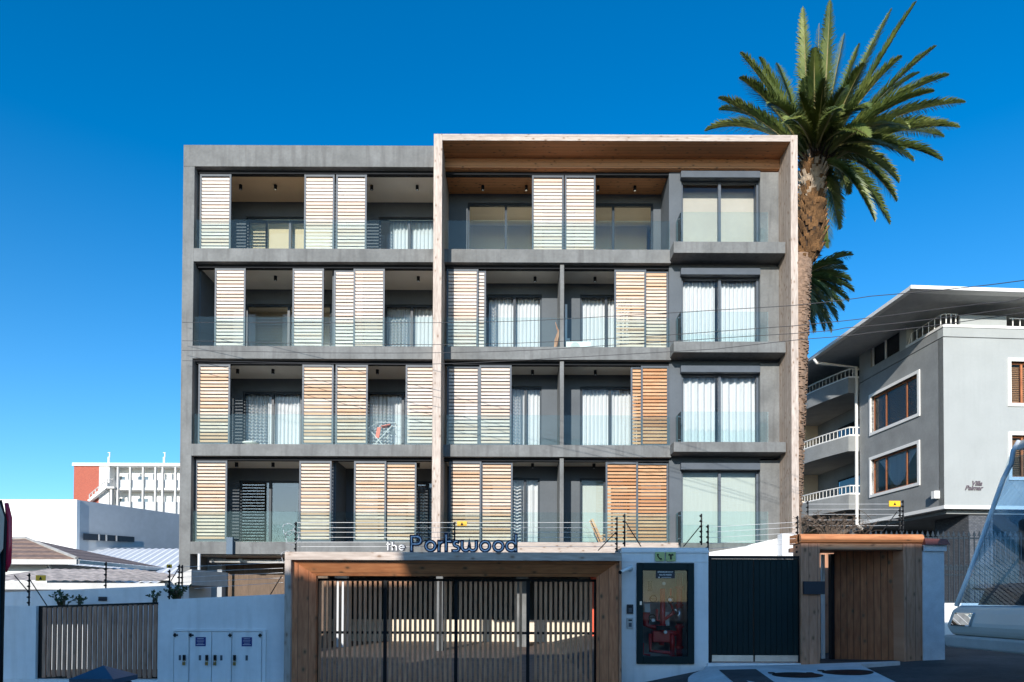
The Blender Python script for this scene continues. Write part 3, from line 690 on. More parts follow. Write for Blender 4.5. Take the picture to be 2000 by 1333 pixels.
MB().prism([(sx0+.055+.012*math.cos(a*.785),GY-.014,zg(1128.2,1300)+.012*math.sin(a*.785)) for a in range(8)],(0,.002,0)).box(cxm-.07, cxm+.1, GY-.014, GY-.012, zg(1128.5,1300), zg(1128.5,1300)+.006).build('printed_lines', 'trim', sgn)
# red pipework inside
ty = GY+.4
p = thing('fire_valve_pipework', 'red sprinkler valve pipes and gauges behind the cabinet glass', 'pipework', ((cx0+cx1)/2, ty, cz0))
def q(px, py, Y=ty): return P(px, py, Y)
MB().tube([q(1327,1120),q(1327,1290)], .055, 12).build('riser', 'red', p, smooth=True)
MB().tube([q(1294,1150),q(1294,1215),q(1292,1260)], .05, 12).build('riser', 'red', p, smooth=True)
MB().tube([q(1266,1180),q(1262,1222),q(1280,1226),q(1300,1224)], .05, 10).tube([q(1270,1238),q(1270,1272),q(1305,1275),q(1318,1284)], .032, 10).tube([q(1296,1236),q(1327,1238)], .05, 10).tube([q(1292,1215),q(1327,1188)], .03, 8).build('branch_pipe', 'red', p, smooth=True)
MB().box(q(1274,0)[0], q(1308,0)[0], ty-.05, ty+.15, PZ(1255,ty,1290), PZ(1232,ty,1290)).build('tank', 'red', p, bevel=.02)
MB().tube([q(1327,1188),q(1327,1218)], .075, 12).tube([q(1318,1190,ty-.12),q(1327,1204)], .03, 8).build('valve_body', 'steel', p, smooth=True)
for (a, b_) in ((1145,1150),(1180,1184),(1222,1227),(1262,1267)): MB().tube([q(1327,a),q(1327,b_)], .075, 12).build('flange', 'red', p)
for (a, b_) in ((1276,1170),(1274,1207),(1310,1172)):
    m = MB(); c = Vector(q(a,b_,ty-.12)); pts = [c+Vector((.06*math.cos(k*.5236),0,.06*math.sin(k*.5236))) for k in range(13)]
    m.tube(pts, .01, 5); m.tube([c+Vector((-.06,0,0)), c+Vector((.06,0,0))], .007, 4).tube([c, c+Vector((0,.12,0))], .01, 5); m.build('hand_wheel', 'black', p)
for (a, b_) in ((1297,1140),(1309,1172),(1276,1212),(1300,1235)):
    c = Vector(q(a,b_,ty-.14)); MB().tube([c, c+Vector((0,.03,0))], .03, 14).build('gauge', 'trim', p)
MB().box(q(1257,0)[0], q(1268,0)[0], ty-.1, ty-.0, PZ(1196,ty,1262), PZ(1180,ty,1262)).box(q(1296,0)[0], q(1308,0)[0], ty+.05, ty+.1, PZ(1225,ty,1262), PZ(1196,ty,1262)).build('control_box', 'pipe', p)
MB().tube([q(1310,1150),q(1310,1180),q(1318,1200)],.02,8).tube([q(1283,1190),q(1283,1212),q(1294,1214)],.025,8).tube([q(1259,1196),q(1259,1222)],.05,10).tube([q(1256,1256),q(1256,1278),q(1270,1280)],.022,8).tube([q(1313,1236),q(1313,1278)],.045,10).build('small_pipe','red',p,smooth=True)
MB().box(q(1264,0)[0], q(1272,0)[0], ty-.1, ty-.05, PZ(1155,ty,1262), PZ(1135,ty,1262)).box(q(1280,0)[0], q(1305,0)[0], ty-.14, ty-.06, PZ(1230,ty,1262), PZ(1222,ty,1262)).build('cable_box', 'black', p)
# green square fire signs
for k, (a, b_) in enumerate(((1279,1297.5),(1300,1319))):
    s_ = thing('safety_sign', ['yellow green square sign with a telephone handset above the valve cabinet','yellow green square sign with a tap symbol above the valve cabinet'][k], 'sign', ((xg(a)+xg(b_))/2, GY-.03, zg(1096,1300)))
    bb = MB().box(xg(a), xg(b_), GY-.032, GY-.022, zg(1096.5,1300), zg(1079,1300)).build('plate', plain('lime_sign_%d'%k, (.42,.5,.2), .5, .05, 5, 0), s_)
    cx, cz = (xg(a)+xg(b_))/2, zg(1088,1300)
    if k == 0:
        pts = [Vector((cx-.035,GY-.037,cz+.045)),Vector((cx-.04,GY-.037,cz+.01)),Vector((cx-.01,GY-.037,cz-.03)),Vector((cx+.03,GY-.037,cz-.045))]
        MB().tube(pts, [.016,.009,.009,.016], 6).build('handset_symbol', 'green_gate', s_)
    else:
        MB().box(cx-.045,cx+.045,GY-.038,GY-.033,cz+.02,cz+.042).box(cx-.014,cx+.014,GY-.038,GY-.033,cz-.05,cz+.02).box(cx-.03,cx-.015,GY-.038,GY-.033,cz+.042,cz+.052).box(cx+.015,cx+.03,GY-.038,GY-.033,cz+.042,cz+.052).build('tap_symbol', 'green_gate', s_)
# camera and intercoms
c = P(1232,1111,11.95); t = thing('security_camera', 'small white security camera pointing left beside the cabinet', 'camera', c)
cv = Vector(c); e = Vector(P(1212,1118,11.7))
MB().tube([cv+Vector((0,.02,0)), cv+Vector((-.03,-.05,.0)), cv+Vector((-.05,-.08,0))], [.05,.03,.02], 8).build('bracket', 'white', t, smooth=True)
MB().tube([cv+Vector((-.0,-.1,.02)), e], .033, 12).build('housing', 'white', t, smooth=True)
MB().tube([e, e+(e-cv).normalized()*.02], .032, 12).build('lens', 'black', t)
for (pa, pb, lab, cat) in ((1181,1199,'black intercom panel, upper of the two left of the cabinet','intercom'),(1207,1228,'grey keypad, lower of the two panels left of the cabinet','keypad')):
    a, b_ = xg(1224), xg(1236.5); t = thing('intercom' if cat=='intercom' else 'keypad', lab, cat, ((a+b_)/2, GY-.02, zg(pb,1230)))
    MB().box(a, b_, GY-.03, GY, zg(pb,1230), zg(pa,1230)).build('casing', 'navytext' if cat=='intercom' else 'pipe', t, bevel=.004)
    MB().box(a+.03, b_-.03, GY-.034, GY-.0305, zg(pb,1230)+.03, zg(pb,1230)+.1).build('button_pad', 'metal_lit', t)
    MB().box(a+.025, b_-.025, GY-.034, GY-.0305, zg(pa,1230)-.055, zg(pa,1230)-.03).build('screen', 'black', t)
# white ramp wall behind the green gate
t = MB().prism([P(1383,1100,14.2),P(1385,1079,14.2),P(1460,1067,14.2),P(1470,1063,14.2),P(1545,1046,14.2),P(1552,1100,14.2)], (0,.25,0)).build('stair_wall', 'white')
tag(t, 'white sloping wall standing behind the dark green double gate', 'wall')
m = MB().box(PX(1528,13.9,1060), PX(1560,13.9,1060), 13.9, 14.15, 1.2, PZ(1043,13.9,1540)); tag(m.build('wall_pier', 'whitewall'), 'short bluish white pier at the right end of the sloping wall', 'pier')
# dark green double gate
x0, x1, z0, z1 = xg(1384), xg(1567), zg(1295,1470), zg(1086,1470)
t = thing('double_gate', 'dark green boarded double gate with steel kick plates', 'gate', ((x0+x1)/2, GY+.05, z0))
xm = xg(1473.5)
MB().box(x0, x0+.05, GY, GY+.08, z0, z1).box(x1-.05, x1, GY, GY+.08, z0, z1).box(x0+.05, x1-.05, GY, GY+.08, z1-.05, z1).build('gate_frame', 'black', t)
for a, b_ in ((x0+.055, xm-.005), (xm+.005, x1-.055)):
    m = MB(); nb = 8; wdt = (b_-a)/nb
    for k in range(nb): m.box(a+k*wdt+.004, a+(k+1)*wdt-.004, GY+.03, GY+.055, z0+.02, z1-.055)
    m.box(a, b_, GY+.045, GY+.075, z0+.02, z1-.055)
    l = m.build('gate_leaf', 'green_gate', t)
    MB().box(a+.01, b_-.01, GY+.02, GY+.0285, z0+.02, z0+.13).build('kick_plate', 'steel', l)
tag(MB().box(x0-.03, x1+.0, GY-.05, GY+.2, gz(4.0)-.2, z0-.004).build('door_step', 'whitewall'), 'white kerb beneath the dark green double gate', 'step')
# pedestrian portal
DY = 11.93
a0, a1, b0, b1 = xg(1565,DY), xg(1602,DY), xg(1765,DY), xg(1803,DY); tz = zg(1043,1680,DY)
g0_, = (gz(a0)-.05,)
t = thing('timber_entrance', 'timber clad pedestrian entrance with an angled brown plank door', 'entrance', ((a0+b1)/2, DY, gz(5.5)-.05))
MB().box(a0, a1, DY, DY+.35, g0_, tz-.17).build('jamb', 'portal', t, bevel=.008)
MB().box(b0, b1, DY, DY+.5, g0_, tz-.17).build('jamb', 'portal', t, bevel=.008)
MB().box(a1+.0, b0, DY+.01, DY+.35, zg(1074,1680,DY), tz-.172).build('head', 'portalX', t, bevel=.008)
MB().tube([(a0-.02,DY+.03,tz-.085),(b1,DY+.03,tz-.085)], .083, 10).box(a0-.02,b1,DY+.03,DY+.45,tz-.165,tz-.004).build('cap_rail', 'gatewoodX', t, smooth=False)
hx = xg(1634, 12.9); ztop = zg(1074,1680,DY)+.1
dm = MB(); pA = Vector((hx,13.0,0)); pB = Vector((b0+.02, DY+.3,0)); nb = 9
dv = (pB-pA)
for k in range(nb):
    s0, s1 = pA+dv*(k/nb), pA+dv*((k+.955)/nb); nrm = Vector((-dv.y, dv.x, 0)).normalized()*.03
    dm.prism([(s0.x,s0.y,gz(5.5)-.03),(s1.x,s1.y,gz(5.5)-.03),(s1.x,s1.y,ztop),(s0.x,s0.y,ztop)], nrm)
dd = dm.build('door', 'doorwood', t)
MB().box(hx-.06, hx, 12.98, 13.1, gz(5.4), ztop-.1).build('door_frame', 'black', t)
MB().box(hx-.14, hx-.08, 13.2, 13.25, gz(5.4), ztop-.1).build('inner_frame', 'trim', t)
MB().box(hx-.5, hx-.2, 13.4, 13.45, gz(5.4), ztop-.1).build('open_door', 'doorwood', t)
MB().box(a1, b1-.05, DY+.52, 13.3, ztop-.06, ztop+.02).box(hx-.6, hx+1.6, 14.2, 14.3, .4, ztop).build('lobby', 'portal', t)
pl = MB().box(xg(1569,DY-.02), xg(1610,DY-.02), DY-.05, DY-.005, zg(1161,1590,DY), zg(1136,1590,DY)).build('wall_plate', 'navytext')
tag(pl, 'blank dark rectangular plaque on the left jamb of the timber entrance', 'plaque')
# white rough pillar with tiled cap
t = thing('pillar', 'rough white painted pillar with a red tiled cap right of the timber entrance', 'pillar', (xg(1824,11.9), 12.1, .5))
MB().box(xg(1803.5,11.9), xg(1845,11.9), 11.9, 12.4, .45, zg(1066,1824,11.9)).box(xg(1803.5,11.9), xg(1848,11.9), 11.87, 12.42, zg(1077,1824,11.9), zg(1065,1824,11.9)).build('shaft', plain('rough_white', (.66,.69,.73), .85, .12, 5, .9), t)
zc_ = zg(1065,1824,11.9)
MB().prism([(xg(1803.5,11.9),11.82,zc_),(xg(1852,11.9),11.82,zc_),(xg(1846,11.9),11.84,zc_+.1),(xg(1803.5,11.9),11.84,zc_+.11)], (0,.6,0)).build('cap', plain('red_cap',(.2,.06,.05),.5,.2,4,.2), t)
# ------------------------------------------------------------------ name sign letters
SY = 11.9; zs = gt+.01
def bezarc(cx, cz, r, a0, a1, n=14, rz=None): return [(cx+r*math.cos(R(a0+(a1-a0)*k/n)), cz+(rz or r)*math.sin(R(a0+(a1-a0)*k/n))) for k in range(n+1)]
def ribbon(mb, pts, w, y0, y1, ext=True):
    pts = [Vector((p[0],0,p[1])) for p in pts]
    if ext and (pts[0]-pts[-1]).length > 1e-4:
        pts[0] = pts[0]+(pts[0]-pts[1]).normalized()*w*.5; pts[-1] = pts[-1]+(pts[-1]-pts[-2]).normalized()*w*.5
    closed = (pts[0]-pts[-1]).length < 1e-4; L = []; n = len(pts)
    for i, p in enumerate(pts):
        a = pts[i-1] if i else (pts[-2] if closed else None); b = pts[i+1] if i < n-1 else (pts[1] if closed else None)
        d1 = (p-a).normalized() if a is not None else None; d2 = (b-p).normalized() if b is not None else None
        if d1 is None: d1 = d2
        if d2 is None: d2 = d1
        tn = (d1+d2).normalized(); nm = Vector((-tn.z,0,tn.x)); k = w/2/max(.5, nm.dot(Vector((-d1.z,0,d1.x))))
        L.append((p+nm*k, p-nm*k))
    for (a, b), (c, d) in zip(L, L[1:]):
        base = len(mb.v)
        for q_ in (a, b, d, c):
            mb.v += [(q_.x, y0, q_.z), (q_.x, y1, q_.z)]
        o = base; mb.f += [(o,o+2,o+4,o+6),(o+1,o+7,o+5,o+3),(o,o+6,o+7,o+1),(o+2,o+3,o+5,o+4),(o,o+1,o+3,o+2),(o+4,o+5,o+7,o+6)]
    return mb
u = SY/F
def lp(px, py): return at(px, py, SY)
def strokes(ch):
    X = lambda v: PX(v, SY, 1060); Z = lambda v: PZ(v, SY, 900)
    S = {
     'P': [[(X(804),Z(1076)),(X(804),Z(1049)),(X(815),Z(1049))]+bezarc(X(815),(Z(1049)+Z(1063.5))/2,(Z(1049)-Z(1063.5))/2,90,-90,12)+[(X(804),Z(1063.5))]],
     'o1': [bezarc(X(841),Z(1067),9*u,0,360,24)],
     'r': [[(X(857.5),Z(1076)),(X(857.5),Z(1058.5))],[(X(857.5),Z(1066))]+bezarc(X(865),Z(1066),7*u,180,95,6)],
     't': [[(X(871.5),Z(1076)),(X(871.5),Z(1045))],[(X(871.5),Z(1058)),(X(881),Z(1058))]],
     's': [bezarc(X(891.5),Z(1062.6),4.6*u,60,265,10)+bezarc(X(891.5),Z(1071.8),4.6*u,85,-90,10)+[(X(885),Z(1076.4))]],
     'w': [[(X(902.5),Z(1058)),(X(902.5),Z(1069))]+bezarc(X(909.5),Z(1069),7*u,180,360,10)+[(X(916.5),Z(1058)),(X(916.5),Z(1069))]+bezarc(X(923.5),Z(1069),7*u,180,360,10)+[(X(930.5),Z(1058))]],
     'o2': [bezarc(X(947.5),Z(1067),9*u,0,360,24)], 'o3': [bezarc(X(973.5),Z(1067),9*u,0,360,24)],
     'd': [bezarc(X(998.5),Z(1067),9*u,0,360,24),[(X(1007.5),Z(1076)),(X(1007.5),Z(1045))]],
     'T': [[(X(758),Z(1076)),(X(758),Z(1060))],[(X(755),Z(1064)),(X(763),Z(1064))]],
     'h': [[(X(766.5),Z(1076)),(X(766.5),Z(1060))],[(X(766.5),Z(1070))]+bezarc(X(770.5),Z(1070),4*u,180,0,8)+[(X(774.5),Z(1076))]],
     'e': [[(X(780),Z(1070.5)),(X(789.5),Z(1070.5))]+bezarc(X(785),Z(1070.5),4.8*u,0,310,16)]}
    return S[ch]
t = thing('name_sign', 'raised navy letters with pale inlines standing on the timber gate surround', 'sign', (PX(883,SY,1060), SY, zs))
for ch in ('P','o1','r','t','s','w','o2','o3','d'):
    b_ = MB(); f_ = MB()
    for st in strokes(ch):
        ribbon(b_, st, .064, SY-.02, SY+.04); ribbon(f_, st, .019, SY-.026, SY-.021, ext=False)
    L_ = b_.build('letter', 'letter', t); f_.build('inline', 'letterface', L_)
for ch in ('T','h','e'):
    b_ = MB(); f_ = MB()
    for st in strokes(ch):
        ribbon(b_, [(a+.014, b) for a, b in st], .028, SY-.005, SY+.04); ribbon(f_, st, .017, SY-.02, SY-.006, ext=False)
    L_ = b_.build('letter', 'letter', t); f_.build('letter_front', 'white', L_)
# ------------------------------------------------------------------ left slatted gate and walls
lx0, lx1 = xg(71), xg(310); zA, zB = zg(1184,71), zg(1176.5,310); zl = zg(1326,190)
t = thing('slatted_gate', 'weathered grey timber slatted gate in a black frame at far left', 'gate', ((lx0+lx1)/2, GY+.1, zl))
MB().prism([(lx0,12.06,zA-.05),(lx1,12.06,zB-.05),(lx1,12.06,zB),(lx0,12.06,zA)],(0,.06,0)).box(lx0,lx0+.1,12.06,12.12,zl,zA-.05).box(lx1-.03,lx1,12.06,12.12,zl,zB-.05).box(lx0+.1,lx1-.03,12.06,12.12,zl,zl+.05).build('gate_frame','black',t)
m = MB(); x = lx0+.14
while x < lx1-.03:
    zz = zA+(zB-zA)*(x-lx0)/(lx1-lx0); m.box(x-.029, x+.029, 12.0, 12.035, zl+.01+random.random()*.03, zz-.03-random.random()*.01); x += .0885
m.build('slats','oldslat',t)
tag(MB().box(xg(-60), lx1, GY-.02, GY+.3, 0, zl-.01).build('plinth','whitewall'), 'low white plinth under the far left slatted gate', 'plinth')
tag(MB().box(xg(-60), lx0-.005, GY, GY+.3, zl-.008, zg(1184,40)).build('gate_pier','whitewall'), 'white painted gate pier left of the weathered slatted gate', 'pier')
WY = 12.7
tag(MB().prism([P(-80,1220,WY),P(358,1220,WY),P(358,1143,WY),P(-80,1161,WY)],(0,.22,0)).build('boundary_wall','whitewall'), 'long white wall with a lit top edge behind the weathered slatted gate', 'wall')
m = MB().box(PX(192,WY-.02,1170),PX(208,WY-.02,1170),WY-.02,WY-.004,PZ(1174,WY,200),PZ(1166,WY,200)); tag(m.build('number_plate','navytext'),'small dark plate fixed to the long white wall', 'plate')
# ------------------------------------------------------------------ vehicles cut by the photo edges
yf = 7.6; vx = PX(20, yf, 1100)
t = thing('minibus', 'grey and dark teal minibus with a tall red tail lamp at the left edge', 'minibus', (vx-2.4, 6.8, 0))
prof = [(vx,.5),(vx+.0,1.9),(vx-.02,2.4),(vx-.05,2.62),(vx-.12,2.8),(vx-.4,2.9),(vx-4.9,2.9),(vx-5.0,2.0),(vx-5.1,.5)]
MB().prism([(x,5.9,z) for x,z in prof],(0,yf-5.9,0)).build('body','teal',t,bevel=.12)
MB().prism([(vx+.002,5.99,1.95),(vx+.002,7.3,1.95),(vx+.002,7.46,2.15),(vx+.002,7.47,2.5),(vx+.002,7.36,2.72),(vx+.002,6.1,2.78),(vx+.002,5.99,2.6)],(.03,0,0)).build('rear_panel','carpaint',t,bevel=.02)
for yy in (7.53, 5.98):
    l = MB().tube([(vx+.0,yy,2.66),(vx+.03,yy,2.5),(vx+.035,yy,2.2),(vx+.03,yy,2.0),(vx+.0,yy,1.9)],[.02,.03,.03,.03,.015],10).build('tail_lamp','lamp',t,smooth=True)
    MB().tube([(vx+.0,yy-.1,2.68),(vx+.02,yy-.045,2.45),(vx+.01,yy-.045,2.0),(vx+.0,yy-.04,1.2),(vx,yy-.04,.6)],.02,8).build('corner_seal','rubber',t,smooth=True)
for x in (vx-1.0, vx-4.0):
    for y0_ in (5.92, 7.3): MB().tube([(x,y0_,.36),(x,y0_+.27,.36)],.36,20).build('wheel','rubber',t)
# right hand bus seen head on from the side of its raked nose
by = 9.0; bw = 2.3; X = lambda px, py=1100: PX(px, by, py); Zr = lambda py, px=1930: PZ(py, by, px)
t = thing('bus', 'pale bus with a large raked windscreen standing in the street at the right edge', 'bus', (X(2300), by-1, .85))
def pp(l, y=by): return [(PX(a,by,b), y, PZ(b,by,a)) for a, b in l]
low = [(1846,1222),(1858,1190),(1872,1183),(2500,1183),(2500,1242),(2010,1242),(1856,1240)]
MB().prism(pp(low),(0,-bw,0)).build('body','carpaint',t,bevel=.05)
MB().prism(pp([(1845,1240),(2500,1240),(2500,1264),(1850,1264)],by+.04),(0,-bw-.08,0)).build('bumper','pipe',t,bevel=.03)
edge_ = [(1868,1184),(1890,1128),(1917,1055),(1942,985),(1960,935),(1975,906),(1979,880),(1990,862)]
for y in (by, by-bw):
    MB().tube([(PX(a,by,b),y,PZ(b,by,a)) for a,b in edge_],.03,8).build('windscreen_pillar','trim',t,smooth=True)
for y in (by-.03, by-bw+.02):
    MB().prism(pp([(1874,1184),(1945,985),(1979,895),(2020,880),(2500,870),(2500,1183)],y),(0,.006,0)).build('side_glass','busglass',t)
pr = [(PX(a,by,b),PZ(b,by,a)) for a,b in (edge_[0], edge_[4])]; (xa,za_),(xb,zb__) = pr
m = MB().poly([(xa,by-.03,za_),(xb,by-.03,zb__),(xb+.12,by-.03,zb__+.45),(xb+.12,by-bw+.03,zb__+.45),(xb,by-bw+.03,zb__),(xa,by-bw+.03,za_)]) if False else MB().poly([(xa,by-.03,za_),(xb+.1,by-.03,zb__+.42),(xb+.1,by-bw+.03,zb__+.42),(xa,by-bw+.03,za_)])
m.build('windscreen','busglass',t)
MB().prism(pp([(1982,880),(1990,862),(2500,850),(2500,866)]),(0,-bw,0)).build('roof','carpaint',t)
MB().prism(pp([(1900,1182),(1915,1150),(1960,1140),(2500,1140),(2500,1182)],by-.1),(0,-bw+.2,0)).build('dashboard','rubber',t)
MB().tube([(PX(1893,by,1160)-.02,by-.1,PZ(1150,by,1893)),(PX(1893,by,1160)-.03,by-.9,PZ(1160,by,1893))],.014,6).tube([(PX(1880,by,1170)-.02,by-.9,PZ(1175,by,1880)),(PX(1893,by,1160)-.03,by-.9,PZ(1160,by,1893))],.014,6).build('wiper','rubber',t)
for ya in (by-.5, by-bw+.12): MB().prism([(PX(1847,by,1222)-.03,ya,PZ(1222,by,1847)),(PX(1856,by,1196)-.03,ya,PZ(1196,by,1856)),(PX(1856,by,1196)+.05,ya,PZ(1196,by,1856)),(PX(1847,by,1222)+.05,ya,PZ(1222,by,1847))],(0,.38,0)).build('headlight','glassdark',t,bevel=.02)
MB().box(X(2080),X(2120),by-.9,by-.4,Zr(1240),Zr(1000)).build('seat','binblue',t,bevel=.04)
for x in (X(2160), X(2500)-.3):
    for y0_ in (by-.3, by-bw): MB().tube([(x,y0_,gz(x)+.42),(x,y0_+.3,gz(x)+.42)],.42,20).build('wheel','rubber',t)
# blue bin near the camera
yb = 7.0; cxb = PX(204, yb, 1320); zt_ = PZ(1300, yb, 204); zb2 = PZ(1322, yb, 204)
t = thing('litter_bin', 'dark blue bin with a low pyramid lid at the lower left', 'bin', (cxb, yb, .0))
w2 = .22
m = MB(); c4 = [(cxb-w2,yb-w2,zb2),(cxb+w2,yb-w2,zb2),(cxb+w2,yb+w2,zb2),(cxb-w2,yb+w2,zb2)]; ap = (cxb-.01,yb,zt_+.0)
for k in range(4): m.poly([c4[k], c4[(k+1)%4], ap])
m.box(cxb-w2,cxb+w2,yb-w2,yb+w2,zb2-.05,zb2-.001); m.build('lid','binblue',t)
MB().box(cxb-w2+.03,cxb+w2-.03,yb-w2+.03,yb+w2-.03,0.0,zb2-.06).build('body','binblue',t,bevel=.02)
MB().box(cxb-.02,cxb+.1,yb-w2+.012,yb-w2+.028,zb2-.2,zb2-.07).build('label_plate','trim',t)
# ------------------------------------------------------------------ electric fencing
def efence(label, posts, Y, wires, signs=(), stays=(), coils=()):
    t = thing('electric_fence', label, 'fence', (PX(posts[0][0],Y,1100), Y, PZ(posts[0][2],Y,posts[0][0])))
    for px, pt, pb in posts:
        a, b_ = Vector(P(px,pt,Y)), Vector(P(px,pb,Y)); x_ = (a.x+b_.x)/2
        m = MB().tube([(x_,Y,b_.z),(x_,Y,a.z)], .014, 6); nI = max(3, int((a.z-b_.z)/.085))
        for k in range(nI):
            z = b_.z+(a.z-b_.z)*(k+.6)/nI; m.tube([(x_,Y,z-.018),(x_-.012,Y,z),(x_,Y,z+.018)], [.014,.032,.012], 6)
        m.build('post','black',t)
    for (p0, p1) in wires: MB().tube([P(*p0,Y+.02),P(*p1,Y+.02)], .0045, 4).build('wire','wire',t)
    for (p0, p1) in stays: MB().tube([P(*p0,Y),P(*p1,Y)], .009, 5).build('stay','track',t)
    for (a, b_, c, d) in signs:
        s_ = MB().box(PX(a,Y,b_),PX(c,Y,d),Y-.03,Y-.02,PZ(d,Y,a),PZ(b_,Y,a)).build('warning_sign','yellow',t)
        xx_, zz_ = (PX(a,Y,b_)+PX(c,Y,d))/2, (PZ(d,Y,a)+PZ(b_,Y,a))/2
        MB().prism([(xx_-.028,Y-.034,zz_-.03),(xx_+.028,Y-.034,zz_-.03),(xx_,Y-.034,zz_+.03)],(0,.003,0)).build('hazard_mark','black',s_)
    for (cx_, cz_, rr) in coils:
        c = Vector(P(cx_,cz_,Y-.1)); r_ = rr*Y/F
        MB().tube([c+Vector((r_*math.cos(k*.4)*(1+.1*math.sin(k)),.05*math.sin(k*1.7),r_*1.2*math.sin(k*.4))) for k in range(17)], .005, 4).build('wire_coil','wire',t)
    return t
efence('black electric fence post nearest the minibus with a yellow warning sign on the left wall', [(57,1120,1184)], 12.3, [], [(72,1124,91,1135)], [((28,1124),(57,1158)),((58,1132),(92,1184))])
efence('single black electric fence post on the long white wall above the slatted gate', [(207,1098,1150)], 12.75, [])
efence('trio of black electric fence posts with five wires running to the timber gate surround', [(331,1113,1172),(350,1103,1145),(356,1104,1145)], 12.4,
       [((350,1108),(553,1099)),((350,1118),(553,1110)),((350,1128),(553,1119)),((350,1138),(553,1129)),((380,1150),(553,1138))], [(327,1103,337,1110)], [((334,1135),(349,1110)),((528,1162),(550,1125))])
efence('electric fence along the top of the timber gate surround behind the raised letters', [(578,1020,1078),(888,1020,1060),(1205,1010,1078)], 12.15,
       [((578,y0_),(1205,y0_)) for y0_ in (1021,1031,1040,1050,1059,1068)], [(893,1019,912,1028)], [((1168,1076),(1203,1040))], [(563,1034,10),(570,1050,12),(560,1088,10)])
efence('electric fence along the white valve wall and dark green gate', [(1220,1004,1068),(1370,1004,1065),(1383,1025,1086),(1558,1008,1084)], 12.1,
       [((1383,y0_),(1558,y0_-10)) for y0_ in (1030,1040,1051,1062,1072)], [], [((1222,1020),(1252,1068)),((1335,1068),(1368,1028))])
efence('electric fence behind the timber entrance with a yellow warning sign on tall posts', [(1578,979,1040),(1758,985,1040),(1764,977,1040)], 14.0,
       [((1578,y0_),(1764,y0_)) for y0_ in (985,995,1005,1016,1027)], [(1735,979,1757,990)], [((1722,1040),(1752,1000))])
# ------------------------------------------------------------------ overhead cables
cab = [('uppermost thin overhead cable crossing the third floor and the neighbouring roof', [(356,630),(700,631),(1000,628),(1340,610),(1550,597),(1700,579),(2000,548),(2400,495)]),
 ('second overhead cable from the top crossing the third floor slab', [(356,666),(700,673),(1000,671),(1300,655),(1550,637),(1700,621),(1900,596),(2000,582),(2400,520)]),
 ('third overhead cable from the top crossing the third floor slab', [(356,685),(700,690),(1000,686),(1300,668),(1550,652),(1650,641),(2000,600),(2400,545)]),
 ('lowest overhead cable sagging under the third floor slab', [(356,705),(700,711),(860,711),(1100,699),(1400,682),(1550,665),(1700,650),(2000,611),(2400,560)])]
for k, (lab, pts) in enumerate(cab):
    YY = lambda px, k=k: 20.8+(9.5+.15*k-20.8)*max(0,(px-352))/(2400-352); P3 = []
    for i in range(len(pts)-1):
        p0 = pts[max(i-1,0)]; p1 = pts[i]; p2 = pts[i+1]; p3 = pts[min(i+2,len(pts)-1)]
        for j in range(6):
            s_ = j/6; y_ = .5*((2*p1[1])+(-p0[1]+p2[1])*s_+(2*p0[1]-5*p1[1]+4*p2[1]-p3[1])*s_*s_+(-p0[1]+3*p1[1]-3*p2[1]+p3[1])*s_**3)
            qx = p1[0]+(p2[0]-p1[0])*s_; P3.append(P(qx, y_, YY(qx)))
    tag(MB().tube(P3, .0075, 4).build('overhead_cable','cable'), lab, 'cable', 'overhead cables')

# ------------------------------------------------------------------ buildings across the street (behind the photographer)
def opposite(label, x0, x1, h, mat, y=-10.0, seed=1):
    t = thing('house_opposite', label, 'building', ((x0+x1)/2, y, 0))
    MB().box(x0, x1, y-9, y, 0, h).build('walls', mat, t)
    MB().box(x0-.08, x1+.08, y-9.1, y+.1, h+.002, h+.14).build('coping', 'trim', t)
    n_ = max(1, int((x1-x0)/2.6)); k = 0
    while 1+k*3 < h-1.6:
        for i in range(n_):
            cx = x0+(i+.5)*(x1-x0)/n_
            f = MB().box(cx-.65, cx+.65, y+.01, y+.06, 1+k*3, 2.5+k*3).build('window', 'trim', t)
            MB().box(cx-.57, cx+.57, y+.065, y+.07, 1.08+k*3, 2.42+k*3).build('pane', 'glassdark', f)
        k += 1
shf = 22*.27
def hh(zs_): return zs_ + 22*.36
xs_ = [xg(470)-shf, PX(787,11.7,1085)-shf, xg(1392)-shf]
opposite('grey house across the street facing the slatted gate', -16.5, xs_[0], hh(2.35), 'villalight')
opposite('narrow lower wing across the street facing the left end of the timber surround', xs_[0]+.01, xs_[1], hh(1.83), 'whitewall')
opposite('tallest grey house across the street facing the driveway gate', xs_[1]+.01, xs_[2], hh(2.8), 'villalight')
opposite('low house across the street facing the timber entrance', xs_[2]+.01, 5.5, hh(2.45), 'whitewall')
# ------------------------------------------------------------------ neighbouring villa (own axes: x along front, y back)
VY = 26.7; VX = PX(1843, VY, 800); VR = 3.5
V = thing('villa', 'grey rendered neighbouring apartment house with a wide flat eave and curved balconies', 'building', (VX, VY, 0), R(VR))
def vpart(mb, name, mat, par=None, **k):
    return mb.build(name, mat, par or V, local=True, **k)
zfl, zpar, zsof = 5.32, 12.34, 13.95
zv = lambda py: PZ(py, VY, 1843)
zbot, zled, zgr = zv(987), zv(637), zv(659)
def vside(px, py): # point of the side wall (local y) seen at pixel
    a, b = at(px, py, 1.0); b -= CZ; c, s_ = math.cos(R(VR)), math.sin(R(VR))
    # world = (VX - s*t, VY + c*t); X/Y = a
    tt = (VX - a*VY)/(a*c + s_); return tt, CZ + b*(VY+c*tt)
w1 = [(vside(1702,775)[0], vside(1793,730)[0], vside(1793,808)[1], vside(1793,730)[1]), (vside(1702,910)[0], vside(1793,867)[0], vside(1793,943)[1], vside(1793,867)[1])]
sideE = vside(1679, 850)[0]
